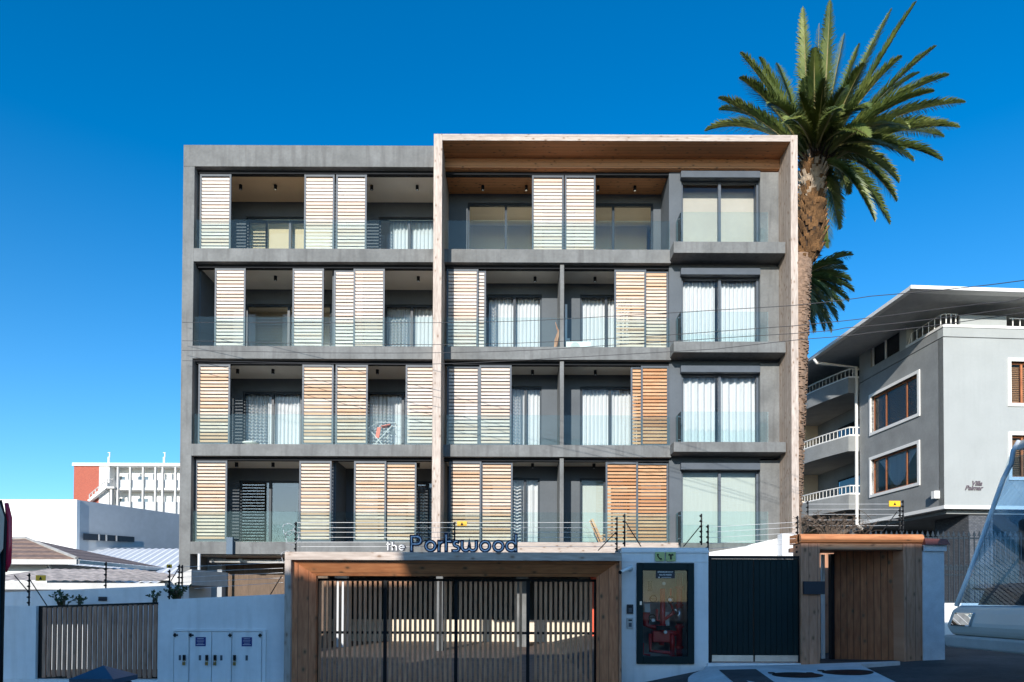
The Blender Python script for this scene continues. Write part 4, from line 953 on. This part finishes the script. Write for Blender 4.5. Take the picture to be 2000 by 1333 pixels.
# side wall (local x=0 plane, thickness inward), windows as holes
m = MB(); holes = [(b, a, c, d) for a, b, c, d in w1]
tmp = walls(MB(), 0, sideE, zbot, zgr, 0, .3, holes)
m.v = [(y, x, z) for x, y, z in tmp.v]; m.f = [tuple(reversed(f)) for f in tmp.f]
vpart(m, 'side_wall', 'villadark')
vpart(MB().box(.301, 14, 12, 12.2, 0, zsof).box(.31,14,.31,12,zv(810),zv(800)).box(.31,14,.31,12,zv(960),zv(950)), 'inner_floors', 'interior')
fx0 = PX(1980, VY, 740)-VX; fzs = [(zv(785), zv(703)), (zv(930), zv(848))]
fh = [(fx0, fx0+2.0, a, b) for a, b in fzs] + [(fx0+4, fx0+6, a, b) for a, b in fzs]
vpart(walls(MB(), 0, 14, zbot, zgr, -.004, .298, fh), 'front_wall', 'villalight')
vpart(MB().box(-.01, 14, -.016, .3, zgr+.03, zled-.05), 'parapet', 'villalight')
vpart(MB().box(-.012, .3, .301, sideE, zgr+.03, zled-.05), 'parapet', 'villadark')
vpart(MB().box(-.04, 14, -.05, .32, zled-.05, zled+.05).box(-.04,.32,.321,2.25,zled-.05,zled+.05), 'ledge', 'trim')
vpart(MB().box(-.02, 14, -.03, .3, zbot-.14, zbot-.002).box(-.02,.3,.301,sideE,zbot-.14,zbot-.002), 'base_band', 'trim')
vpart(MB().box(.3, 14, .3, 12, zbot-.3, zbot-.15), 'undercroft_ceiling', 'villadark')
def vwin(ax, a0, a1, z0, z1, curtain_=False, blind=True):
    t_ = .13; m = MB()
    rects = [(a0-t_,a1+t_,z1,z1+t_),(a0-t_,a1+t_,z0-t_,z0),(a0-t_,a0,z0,z1),(a1,a1+t_,z0,z1)]
    fr = MB(); mid = [a0+(a1-a0)*f for f in (.28,.72)]
    R2 = lambda mb, r, d0, d1: mb.box(d0,d1,r[0],r[1],r[2],r[3]) if ax == 's' else mb.box(r[0],r[1],d0,d1,r[2],r[3])
    for r in rects: R2(m, r, -.05, .1)
    w_ = vpart(m, 'window', 'trim')
    for r in [(a0,a1,z1-.07,z1),(a0,a1,z0,z0+.07),(a0,a0+.07,z0+.07,z1-.07),(a1-.07,a1,z0+.07,z1-.07)]+[(c-.04,c+.04,z0+.07,z1-.07) for c in mid]: R2(fr, r, .12, .17)
    vpart(fr, 'frame', 'doorwood', w_)
    p_ = MB(); R2(p_, (a0+.07,a1-.07,z0+.07,z1-.07), .142, .148); vpart(p_, 'pane', 'villaglass', w_)
    if blind:
        b_ = MB(); z = z1-.15
        while z > z0+.12: R2(b_, (a0+.1,a1-.1,z-.045,z), .24, .27); z -= .075
        vpart(b_, 'blind', 'blind', w_)
vwin('s', w1[0][1], w1[0][0], w1[0][2], w1[0][3]); vwin('s', w1[1][1], w1[1][0], w1[1][2], w1[1][3], blind=False)
cm = MB(); ya, yb_ = w1[1][1]+.3, w1[1][0]-.3; zt2, zb2_ = w1[1][3]-.12, w1[1][2]+.1
for k in range(17):
    yy = ya+(yb_-ya)*k/16; u_ = abs(k/16-.5)*2
    zl_ = zb2_+(zt2-zb2_)*(.05+.55*u_**2)
    cm.v += [(.2+.03*math.sin(k*2.2), yy, zt2), (.2+.03*math.sin(k*2.2), (ya+yb_)/2+(yy-(ya+yb_)/2)*.55, zl_)]
    if k: n_ = len(cm.v); cm.f.append((n_-4,n_-2,n_-1,n_-3))
vpart(cm, 'window_curtain', 'curtain')
for k, (a, b) in enumerate(fzs): vwin('f', fx0, fx0+2.0, a, b); vwin('f', fx0+4, fx0+6, a, b)
# set back top storey
vpart(walls(MB(), 1.0, 14, zled-.3, zsof, 2.0, 2.2, [(1.25,2.0,zled-.2,zsof-.05),(fx0+.1,fx0+1.6,zled-.2,zsof-.05)]), 'top_storey_wall', 'villalight')
vpart(MB().box(0.0,.3,2.25,2.7,zled-.04,zsof).box(0.9,1.0,2.0,2.7,zled-.3,zsof), 'pier', 'villalight')
wy0, wy1 = vside(1768,690)[0]-.2, vside(1700,720)[0]
vpart(walls(MB(), 2.7, sideE, zled-.04, zsof, 0, .3, []), 'x', 'villadark') if False else None
tmp = walls(MB(), 2.7, sideE, zled-.04, zsof+.2, 0, .3, [(max(2.75,wy0), wy1, zled+.02, zsof-.1)])
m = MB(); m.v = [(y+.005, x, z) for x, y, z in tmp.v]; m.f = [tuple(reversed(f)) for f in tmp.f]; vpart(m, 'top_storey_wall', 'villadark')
wn = vpart(MB().box(.1,.16,max(2.75,wy0),max(2.75,wy0)+.06,zled+.02,zsof-.1).box(.1,.16,wy1-.1,wy1,zled+.02,zsof-.1).box(.1,.16,wy1-1.05,wy1-.95,zled+.02,zsof-.1), 'window', 'trim')
vpart(MB().box(.125,.13,max(2.75,wy0)+.06,wy1-.1,zled+.03,zsof-.11), 'pane', 'glassdark', wn)
vpart(MB().box(1.27,1.98,2.1,2.12,zled-.19,zsof-.06).box(fx0+.12,fx0+1.58,2.1,2.12,zled-.19,zsof-.06), 'glazed_door', 'glassdark')
# rails of the roof terrace
m = MB(); 
m.tube([(.05,2.2,zled+.1),(.05,2.0,zled+.5),(.05,.2,zled+.52),(.15,.1,zled+.52),(.7,.1,zled+.52)], .016, 6)
for k in range(6): m.tube([(.05,.2+k*.36,zled+.05),(.05,.2+k*.36,zled+.52)], .018, 6)
for k in range(3): m.tube([(.2+k*.2,.1,zled+.05),(.2+k*.2,.1,zled+.52)], .022, 6)
for xx in (fx0+.2, fx0+.5, fx0+.8, fx0+1.1): m.tube([(xx,.1,zled+.05),(xx,.1,zled+.4)], .022, 6)
m.tube([(fx0+.05,.1,zled+.42),(14,.1,zled+.42)], .022, 6); vpart(m, 'terrace_railing', 'trim')
m = MB().box(.75, fx0-.1, .05, .13, zled+.052, zled+.48); vpart(m, 'terrace_panel', 'villalight')
# roof
ex0, ey0, ez = -2.2, -1.2, PZ(568, 25.45, 1775); ov = PX(1775,25.45,565)
ex0 = (ov-VX)-.05
outer = [(ex0,ey0),(15,ey0),(15,15),(ex0,15)]; inner = [(0,2.0),(14,2.0),(14,12),(0,12)]
m = MB()
for k in range(4):
    a, b = outer[k], outer[(k+1)%4]; c, d = inner[(k+1)%4], inner[k]
    m.poly([(a[0],a[1],ez),(b[0],b[1],ez),(c[0],c[1],zsof+.0),(d[0],d[1],zsof+.0)])
vpart(m, 'soffit', 'villasof')
m = MB().box(ex0-.06, 15, ey0-.1, ey0, ez-.0, ez+.13).box(ex0-.06, ex0, ey0, 15, ez-.02, ez+.12); vpart(m, 'gutter', 'trim')
vpart(MB().box(ex0, 15, ey0, 15, ez+.1, ez+.14), 'roof', 'pipe')
gy_ = sideE
dp = vside(1675, 850)[0]
m = MB().tube([(ex0-.02,dp+.0,ez-.05),(ex0+.1,dp,ez-.25),(-.12,dp-.1,ez-.45),(-.12,dp-.1,zbot-.1),(.1,dp-.2,zbot-.35)], .075, 10); vpart(m, 'downpipe', 'trim', smooth=True)
# balconies behind the side wall
bz = [vside(1672,738)[1], vside(1672,850)[1], vside(1672,964)[1]]
bz = [PZ(738,VY+sideE,1660), PZ(852,VY+sideE,1660), PZ(966,VY+sideE,1660)]
vpart(MB().box(1.2,1.5,sideE,15,zbot-.3,zsof).box(.301,1.2,sideE-.1,sideE+.0,zbot-.3,zsof), 'recessed_wall', 'villadark')
def bulge(s_): return -.45-.75*math.sin(math.pi*min(1,s_*1.0)*.9+.1)
for k, zb3 in enumerate(bz):
    y0_, y1_ = sideE+.05, sideE+7.5; N = 22
    pl_ = [(bulge(i/N), y0_+(y1_-y0_)*i/N) for i in range(N+1)]
    m = MB(); zb4, zt4 = zb3-.72, zb3
    ring = [(.0,y0_)]+pl_+[(.0,y1_)]
    # floor slab
    m.poly([(x,y,zb4) for x,y in ring]); m.poly([(1.2,y0_,zb4+.002),(0,y0_,zb4+.002),(0,y1_,zb4+.002),(1.2,y1_,zb4+.002)]); m.poly([(x,y,zb4+.16) for x,y in ring])
    for (xa,ya),(xb,yb2) in zip(ring, ring[1:]):
        m.poly([(xa,ya,zb4),(xb,yb2,zb4),(xb,yb2,zt4),(xa,ya,zt4)]); m.poly([(xa+.12,ya+.02,zb4+.16),(xb+.12,yb2+.02,zb4+.16),(xb+.12,yb2+.02,zt4),(xa+.12,ya+.02,zt4)]); m.poly([(xa,ya,zt4),(xb,yb2,zt4),(xb+.12,yb2+.02,zt4),(xa+.12,ya+.02,zt4)])
    bl = vpart(m, 'curved_balcony', 'villadark')
    m = MB().tube([(x+.06,y,zt4+.03) for x,y in ring], .05, 6).tube([(x+.06,y,zt4+.42) for x,y in ring], .03, 6)
    for i in range(N+10):
        s_ = i/(N+9); m.tube([(bulge(s_)+.06,y0_+(y1_-y0_)*s_,zt4+.03),(bulge(s_)+.06,y0_+(y1_-y0_)*s_,zt4+.42)], .015, 5, False)
    for i in range(3): m.tube([(bulge(0)*(i/3)+.06,y0_,zt4+.03),(bulge(0)*(i/3)+.06,y0_,zt4+.42)], .028, 5, False)
    vpart(m, 'railing', 'trim', bl)
    d = vpart(MB().box(1.15,1.2,sideE+1.5,sideE+4,zb4+.2,zb4+2.1), 'balcony_door', 'track')
    vpart(MB().box(1.14,1.148,sideE+1.6,sideE+3.9,zb4+.25,zb4+2.0), 'pane', 'glassdark', d)
lt = vpart(MB().box(-.22,-.0,.25,.45,zv(972),zv(957)), 'wall_light', 'white')
lg = PX(1903, VY, 946)-VX
text('Villa', 'lettering', 'sig', lg+.12, -.03, zv(948), .26, V, .012, shear=.35, local=True, bold=.004)
text('Palmar', 'lettering', 'sig', lg, -.03, zv(957), .26, V, .012, shear=.35, local=True, bold=.004)
for a_ in (1.3, 5.5): vpart(MB().box(a_,a_+1,.4,2.4,0,zbot-.31), 'brick_pier', 'blackbrick')
vpart(MB().box(-.0,14,6.5,6.7,0,zbot-.31), 'undercroft_wall', 'plaster_dark')
# ------------------------------------------------------------------ spear fence and low wall at the right
fy = 16.5
t = thing('spear_fence', 'dark metal fence with spear tips behind the white pillar', 'fence', (PX(1860,fy,1100), fy, .9))
fz0, fz1 = PZ(1178,fy,1850), PZ(1046,fy,1850); fxa, fxb = PX(1700,fy,1100), PX(2030,fy,1100)
zmid, zmid2 = PZ(1107,fy,1850), PZ(1097,fy,1850)
MB().box(fxa,fxb,fy-.02,fy+.02,fz1-.09,fz1-.05).box(fxa,fxb,fy-.02,fy+.02,zmid-.09,zmid-.0).box(fxa,fxb,fy-.02,fy+.02,fz0,fz0+.04).box(fxa,fxb,fy-.02,fy+.02,zmid-.22,zmid-.18).build('rail','metal',t)
k = 0; x = fxa
while x < fxb:
    m = MB().box(x-.011,x+.011,fy-.04,fy-.02,fz0,fz1); m.prism([(x-.035,fy-.03,fz1),(x,fy-.03,fz1-.03),(x+.035,fy-.03,fz1),(x,fy-.03,fz1+.11)],(0,.012,0)).box(x-.045,x+.045,fy-.035,fy-.02,fz1-.02,fz1+.0)
    m.prism([(x+.02,fy-.03,zmid),(x+.06,fy-.03,zmid+.07),(x+.1,fy-.03,zmid),(x+.06,fy-.03,zmid-.02)],(0,.012,0)).box(x+.055,x+.067,fy-.03,fy-.02,fz0,zmid)
    m.build('paling','metal',t); x += .125
tag(MB().box(fxa,fxb,fy-.12,fy+.12,.3,fz0-.002).build('garden_wall','white'),'low cream wall under the spear fence','wall')
tag(MB().box(PX(1790,14.8,1230),30,14.8,15.0,.5,PZ(1243,14.8,1850)).build('kerb','concrete'), kind='structure')
# ------------------------------------------------------------------ left background
t = thing('white_hall', 'plain white flat roofed hall with a long dark slot window on its grey shaded side', 'building', (-26,40,0))
A_, B2 = (PX(20,40,1000), PX(150,40,1000)), None
zt5 = PZ(976,40,100); c1 = Vector((A_[1],40,0)); c2 = Vector((PX(350,46.6,1000),46.6,0)); zt6 = PZ(1006,46.6,345)
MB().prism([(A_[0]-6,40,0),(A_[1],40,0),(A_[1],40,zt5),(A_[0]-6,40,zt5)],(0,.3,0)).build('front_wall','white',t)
dn = (c2-c1); e2 = c1+dn*1.6
nn = Vector((-dn.y,dn.x,0)).normalized()*.3
MB().prism([c1+Vector((.0,.31,0)), e2, e2+Vector((0,0,zt5)), c1+Vector((0,.31,zt5))], nn).build('side_wall','hallgrey',t)  # side of the white hall, its shade painted into the wall colour
def sw(px, py):
    a, b = at(px,py,1.0); b -= CZ; k_ = (c1.x-a*c1.y)/(a*dn.y-dn.x); p_ = c1+dn*k_; return Vector((p_.x,p_.y,CZ+b*p_.y))
q4 = [sw(162,1055),sw(262,1059),sw(262,1049),sw(162,1042)]
q4 = [p_-nn*.1 for p_ in q4]
wf = MB().prism(q4, nn*.05).build('slot_window','navytext',t)
for f_ in (.28,.42,.62): 
    p0 = q4[0].lerp(q4[1],f_); p1 = q4[3].lerp(q4[2],f_); MB().prism([p0,p0+dn*.012,p1+dn*.012,p1],-nn*.06).build('mullion','pipe',wf)
t = thing('corrugated_roof', 'long white corrugated roof below the hall', 'roof', (-24,36,0))
za1, za2 = PZ(1073,42,250), PZ(1140,31,250)
m = MB(); xa, xb = PX(60,42,1100)-3, PX(420,42,1100)
N = int((xb-xa)/.21)
for i in range(N+1):
    x = xa+.21*i; m.v += [(x,42,za1+(i%2)*.07),(x+3.0,31,za2+(i%2)*.07)]
    if i: n_ = len(m.v); m.f.append((n_-4,n_-2,n_-1,n_-3))
m.build('sheeting','white',t)
MB().box(xa,xb+1,42.0,42.1,0,za1-.05).build('rear_wall','whitewall',t)
# hospital
HY = 90; hx = lambda px: PX(px,HY,940); hz = lambda py: PZ(py,HY,250)
t = thing('gallery_block', 'distant white block with a red brick end wall, open galleries and grey posts', 'building', (hx(250),HY,0))
MB().box(hx(216),hx(520),HY+1.3,HY+14,0,hz(912)).build('walls','white',t)
MB().box(hx(145),hx(520),HY-.5,HY+14,hz(912)+.01,hz(906)).build('roof','trim',t)
MB().box(hx(147),hx(196),HY-.3,HY+8,0,hz(912)).build('brick_end_wall','redbrick',t)
MB().box(hx(196)+.01,hx(216),HY-.3,HY+8,0,hz(912)).build('stair_wall','white',t)
for ya,yb2 in ((938,954),(981,1010)):
    MB().box(hx(232),hx(520),HY-.2,HY,hz(yb2),hz(ya)).build('gallery_parapet','hallpale',t)
for ya in (956,1012): MB().box(hx(228),hx(520),HY-.3,HY+1.28,hz(ya+2),hz(ya-2)).build('gallery_floor','trim',t)
for px in (234,258,283,307,321,346,371,396,421): MB().box(hx(px)-.11,hx(px)+.11,HY-.55,HY-.25,0,hz(914)).build('post','pipe',t)
for ya in (933,977):
    for px in (222,230,264,276,350,362):
        w_ = MB().box(hx(px-5),hx(px+5),HY+1.2,HY+1.29,hz(ya+4),hz(ya-6)).build('window','trim',t)
        MB().box(hx(px-4),hx(px+4),HY+1.15,HY+1.195,hz(ya+3),hz(ya-5)).build('pane','glassdark',w_)
m = MB().prism([(hx(184),HY-1,hz(982)),(hx(218),HY-1,hz(955)),(hx(218),HY-1,hz(945)),(hx(180),HY-1,hz(980))],(0,1.5,0)); m.build('staircase','white',t)
m = MB()
for k_ in range(7): f_ = k_/6; m.box(hx(184+34*f_)-.05,hx(184+34*f_)+.05,HY-1,HY-.9,hz(978-30*f_),hz(969-30*f_))
m.tube([(hx(184),HY-.95,hz(969)),(hx(218),HY-.95,hz(939)),(hx(230),HY-.95,hz(939))],.06,5).build('stair_rail','pipe',t)
MB().box(hx(218),hx(232),HY-1,HY,hz(957),hz(953)).box(hx(222),hx(226),HY-.8,HY-.4,0,hz(957)).build('stair_landing','pipe',t)
for px in (212,320): MB().tube([(hx(px),HY,hz(906)),(hx(px),HY,hz(893))],.14,6).tube([(hx(px)+.1,HY,hz(893)),(hx(px)+.1,HY,hz(884))],.08,5).box(hx(px-2),hx(px+3),HY-.05,HY+.05,hz(885),hz(884)).build('chimney_pipe','white',t)
# tiled house
t = thing('tiled_house', 'small house with a brown tiled hipped roof left of the corrugated roof', 'house', (PX(80,28,1100),28,0))
ez_ = PZ(1093,28,100); rp = [P(-40,1055,31.5), P(52,1052,31.5)]; e1 = P(150,1093,28); e0 = P(-80,1093,28); e3 = P(128,1093,36)
MB().poly([e0,e1,rp[1],rp[0]]).poly([e1,(e1[0],35,e1[2]),rp[1]]).build('roof','rooftile',t)
MB().tube([rp[1],(e1[0],28,e1[2]+.05)],.07,6).tube([rp[0],rp[1]],.09,6).build('ridge_tiles','concrete',t)
MB().box(e0[0],e1[0]+.05,27.9,28.0,PZ(1103,28,100),PZ(1093,28,100)).box(e1[0]-.0,e1[0]+.1,28,35,PZ(1101,28,100),PZ(1094,28,100)).build('gutter','pipe',t)
MB().box(e0[0],PX(92,28.6,1110),28.6,34,0,PZ(1100,28.6,100)).build('walls','hallpale',t)
MB().tube([(PX(92,28.4,1110),28.4,PZ(1112,28.4,100)),(PX(100,28.4,1110),28.4,PZ(1112,28.4,100)),(PX(102,28.4,1110),28.2,PZ(1103,28.4,100))],.05,6).build('downpipe','white',t)
t = thing('pantile_lean_to', 'low lean-to with a weathered pantile roof and grey gutter behind the white wall', 'building', (PX(170,17,1130),17,0))
la, lb = P(-60,1132,15.2), P(330,1132,15.2)
m = MB(); xa, xb = PX(-60,15.2,1140), PX(322,15.2,1140); N = int((xb-xa)/.045)
zlo, zhi = PZ(1136,15.2,150), PZ(1113,18.4,100)
for i in range(N+1):
    x = xa+.045*i; f_ = (x-xa)/(xb-xa); w_ = .028*abs(math.sin(math.pi*x/.24)); zh_ = zhi-(.0 if f_<.55 else (f_-.55)*.62)
    m.v += [(x,15.2,zlo+w_),(x-.4,18.4,zh_+w_)]
    if i: n_ = len(m.v); m.f.append((n_-4,n_-2,n_-1,n_-3))
m.build('roof','pantile',t,smooth=True)
MB().box(xa,xb+.05,15.1,15.19,PZ(1152,15.1,150),PZ(1139,15.1,150)).build('gutter','pipe',t)
MB().box(xa,xb-.2,15.5,18,0,PZ(1140,15.5,150)).build('walls','hallpale',t)
MB().prism([(xb-.5,15.6,PZ(1143,15.6,330)),(xb+.4,15.6,PZ(1143,15.6,330)),(xb+.4,15.6,PZ(1112,15.6,345))],(0,2,0)).build('gable','pipe',t)
# ------------------------------------------------------------------ palms
def frond(mb, rb, B_, T_, sag, L=.62, n=64, hang=.3, seed=0):
    rnd = random.Random(seed); B_, T_ = Vector(B_), Vector(T_)
    C_ = B_.lerp(T_, .5)+Vector((0,0,sag)); ln = (T_-B_).length; ctr = []
    for i in range(n+1):
        s_ = i/n; ctr.append(B_*(1-s_)**2+C_*2*s_*(1-s_)+T_*s_*s_)
    rb.tube([ctr[i] for i in range(0,n+1,4)], [.045*(1-i/n)+.006 for i in range(0,n+1,4)], 5)
    for i in range(3, n+1):
        s_ = i/n; p = ctr[i]; tn = (ctr[min(i+1,n)]-ctr[i-1]).normalized()
        sd = tn.cross(Vector((0,0,1)))
        if sd.length < .15: sd = tn.cross(Vector((0,1,0)))
        sd.normalize(); upv = sd.cross(tn).normalized()
        le = L*(math.sin(math.pi*min(1,(s_*.93+.1)))**.55)*(.85+.3*rnd.random())
        for sg in (-1,1):
            for rep in (0,1):
                d = (sd*sg*(.62+.12*rnd.random())+tn*(.85+.2*rnd.random())+upv*(.42-.5*rep+.2*rnd.random())).normalized()
                q0 = p+tn*(.02*rep); q1 = q0+d*le*.55; q2 = q0+d*le+Vector((0,0,-hang*le*(.5+.5*rnd.random())))
                wv = tn.cross(d).cross(d).normalized()*.018; wv2 = upv*.014
                mb.poly([q0-wv-wv2,q0+wv+wv2,q1+wv*.8+wv2*.8,q1-wv*.8-wv2*.8]); mb.poly([q1-wv*.8-wv2*.8,q1+wv*.8+wv2*.8,q2])
PYc = 24.2
cB = Vector(P(1592,300,PYc))
t = thing('palm_tree', 'tall palm with a thick shaggy crown base rising beside the timber surround', 'palm tree', (PX(1540,PYc,1170), PYc, 0))
tp = [P(1538,1250,PYc),P(1540,1000,PYc),P(1546,860,PYc),P(1552,700,PYc),P(1556,560,PYc),P(1560,505,PYc)]
MB().tube(tp, [.5,.43,.40,.42,.45,.46], 18).build('trunk','trunk',t,smooth=True)
tm = MB()   # ring scars on the lower trunk
for k_ in range(150):
    f_ = k_/150; z = tp[1][2]+(tp[5][2]-tp[1][2])*f_; cxx = tp[1][0]+(tp[5][0]-tp[1][0])*f_
    for j_ in range(9):
        an = random.random()*6.28; r_ = .43
        c_ = Vector((cxx+r_*math.cos(an), PYc+r_*math.sin(an), z)); tg = Vector((-math.sin(an),math.cos(an),0)); nr = Vector((math.cos(an),math.sin(an),0))
        tm.obox(c_, tg*.06, nr*.025, Vector((0,0,.014)))
tm.build('trunk_scars','trunk',t)
bm1 = MB(); bm2 = MB()
core = [P(1560,520,PYc),P(1578,495,PYc),P(1584,440,PYc),P(1586,400,PYc),P(1586,360,PYc),P(1588,325,PYc),P(1592,290,PYc)]
MB().tube(core,[.26,.38,.42,.34,.33,.36,.28],16).build('crown_base','bootdark',t,smooth=True)
for k_ in range(400):
    f_ = k_/400; idx = f_*5.8; i_ = int(idx); u_ = idx-i_; c_ = Vector(core[i_]).lerp(Vector(core[min(i_+1,6)]),u_)
    rr = [.26,.38,.42,.34,.33,.36,.28]; r_ = rr[i_]*(1-u_)+rr[min(i_+1,6)]*u_
    an = k_*2.39996; nr = Vector((math.cos(an),math.sin(an),0)); tg = Vector((-nr.y,nr.x,0))
    p_ = c_+nr*(r_-.01+random.random()*.14); ax = (nr*.55+Vector((0,0,.9))).normalized()*(.08+.1*random.random())
    (bm2 if (c_.z > core[4][2]-.5 and random.random()<.55) else bm1).obox(p_, tg*(.045+.04*random.random()), ax, ax.cross(tg).normalized()*.022)
bm1.build('leaf_bases','boots',t); bm2.build('leaf_stubs','bootpale',t)
# explicit fronds: tip pixel, depth offset, sag
FR = [((1398,190),-.5,.5),((1372,258),1.5,1.2),((1442,100),.3,.5),((1440,150),-1.2,.7),((1480,108),.5,.3),((1568,5),.5,.1),((1622,-8),-.5,.1),((1560,180),-2.2,.4),((1590,90),-1.5,.3),
 ((1745,10),.8,.25),((1795,-5),-.3,.35),((1690,122),-2.2,.5),((1835,85),.3,.55),((1765,108),-1.5,.6),((1860,145),-.8,.75),((1893,200),.2,.95),((1830,178),-2.0,.9),((1882,250),-.6,1.1),((1825,235),1.5,.9),((1848,318),-1.0,1.2),
 ((1790,318),-1.9,1.1),((1760,362),-.6,1.1),((1755,400),.5,1.5),((1742,445),-.8,1.3),((1712,440),-1.6,1.2),((1640,455),1.0,1.1),((1619,492),.3,.8),((1660,385),1.8,1.3),
 ((1515,120),1.6,.4),((1650,60),1.8,.3),((1720,60),2.2,.5),((1800,140),2.4,.8),((1500,200),-2.4,.8),((1535,235),-3.0,.8),((1650,170),-2.8,.6),((1470,170),2.2,.8),((1840,200),2.0,.9),((1780,250),-2.8,1.2),((1700,210),-3.2,1.0),((1400,215),.9,.9),((1850,270),1.7,1.2),((1600,40),2.0,.2),((1680,80),.4,.3),((1710,150),-1.0,.5),((1570,150),-.6,.2),((1640,210),-3.4,.5),((1700,270),-3.2,1.0),((1610,150),-2.6,.3)]
for k_, (tp_, dy, sg_) in enumerate(FR):
    T_ = Vector(P(tp_[0],tp_[1],PYc+dy)); d_ = (T_-cB); h_ = Vector((d_.x,d_.y,0)); h_ = h_.normalized()*.28 if h_.length>.1 else h_
    a = MB(); b = MB(); frond(a, b, cB+h_*.9+Vector((0,0,-.3+.25*math.sin(k_))), T_, sg_, L=.6, n=86, seed=k_, hang=.2)
    fo = a.build('frond','frond2' if k_%4==1 else 'frond',t); b.build('rib','rachis',fo)
# drooping dead leaves and old stalks under the crown
m = MB()
for k_ in range(46):
    an = k_*2.4; p0 = cB+Vector((.3*math.cos(an),.3*math.sin(an),-.2-.5*random.random())); p1 = p0+Vector((math.cos(an)*.5,math.sin(an)*.5,.25+.5*random.random())); m.tube([p0,p0.lerp(p1,.5)+Vector((0,0,.05)),p1],[.05,.035,.012],5)
m.build('old_stalks','bootdark',t)
PY2 = 31.0; cC = Vector(P(1545,560,PY2))
t = thing('palm_tree', 'smaller palm farther back, its fronds showing right of the tall trunk', 'palm tree', (cC.x, PY2, 0))
MB().tube([(cC.x,PY2,0),(cC.x+.1,PY2,cC.z*.5),tuple(cC)],[.35,.28,.34],12).build('trunk','trunk',t,smooth=True)
for k_, (tp_, dy, sg_) in enumerate([((1668,498),-.3,.6),((1655,528),.5,.7),((1645,560),-1,.7),((1670,572),.2,1.0),((1660,592),-.6,1.0),((1638,633),-.3,1.3),((1611,652),.4,1.3),((1600,500),1,.5),((1500,500),0,.6),((1450,560),0,1.0),((1560,420),0,.2),((1620,470),1.4,.5),((1480,640),0,1.2),((1590,620),-1.2,1.0),((1650,610),1.0,1.1),((1635,535),1.4,.6),((1664,550),-.2,.8),((1625,590),-1.6,1.0),((1648,515),-.9,.6),((1590,655),.8,1.2),((1625,655),1.2,1.4)]):
    a = MB(); b = MB(); frond(a, b, cC, Vector(P(tp_[0],tp_[1],PY2+dy)), sg_, L=.65, n=56, seed=90+k_, hang=.4)
    fo = a.build('frond','frondfar',t); b.build('rib','rachis',fo)
# ------------------------------------------------------------------ small plants
def shrub(label, px, py0, py1, Y, wpx, n, nm='shrub', bare=False):
    b0_ = Vector(P(px,py1,Y)); h_ = PZ(py0,Y,px)-b0_.z; w_ = wpx*Y/F/2
    t = thing(nm, label, 'plant', tuple(b0_)); rnd = random.Random(px); st = MB(); lf = MB()
    for k_ in range(n):
        e = b0_+Vector((rnd.uniform(-1,1)*w_, rnd.uniform(-.2,.2), h_*rnd.uniform(.4,1.0))); mid = b0_.lerp(e,.5)+Vector((rnd.uniform(-.05,.05),0,.04))
        st.tube([b0_+Vector(((e.x-b0_.x)*.3,0,0)),mid,e],[.009,.006,.003],4,False)
        if not bare:
            for j_ in range(16):
                s_ = .15+.85*j_/16; p_ = mid.lerp(e,s_) if rnd.random()<.6 else b0_.lerp(mid,s_)
                d_ = Vector((rnd.uniform(-1,1),rnd.uniform(-1,1),rnd.uniform(-.3,1))).normalized()*.055; sd = d_.orthogonal().normalized()*.016
                lf.poly([p_,p_+d_*.5+sd,p_+d_,p_+d_*.5-sd])
    st.build('stems','twig',t)
    if not bare: lf.build('leaves','leaf',t)
    else:
        tw = MB()
        for k_ in range(n*4):
            p_ = b0_+Vector((rnd.uniform(-1,1)*w_, rnd.uniform(-.25,.25), h_*rnd.uniform(.05,.9))); d_ = Vector((rnd.uniform(-1,1),rnd.uniform(-.4,.4),rnd.uniform(-.4,.7)))*.3; tw.tube([p_,p_+d_*.5+Vector((0,0,.03)),p_+d_],.005,3,False)
        tw.build('twigs','twig',t)
shrub('feathery young plant above the left end of the slatted gate',122,1152,1186,12.35,52,12)
shrub('small thin plant right of the feathery plant above the slatted gate',156,1158,1184,12.35,22,5)
shrub('thin stemmed plant above the right end of the slatted gate',302,1150,1180,12.35,24,5)
shrub('dark leafy clump by the fence posts at the left end of the meter cupboard wall',345,1142,1173,12.5,44,22)
shrub('tangle of bare twigs behind the cap rail of the timber entrance',1625,1008,1046,13.6,140,40,nm='bare_creeper',bare=True)
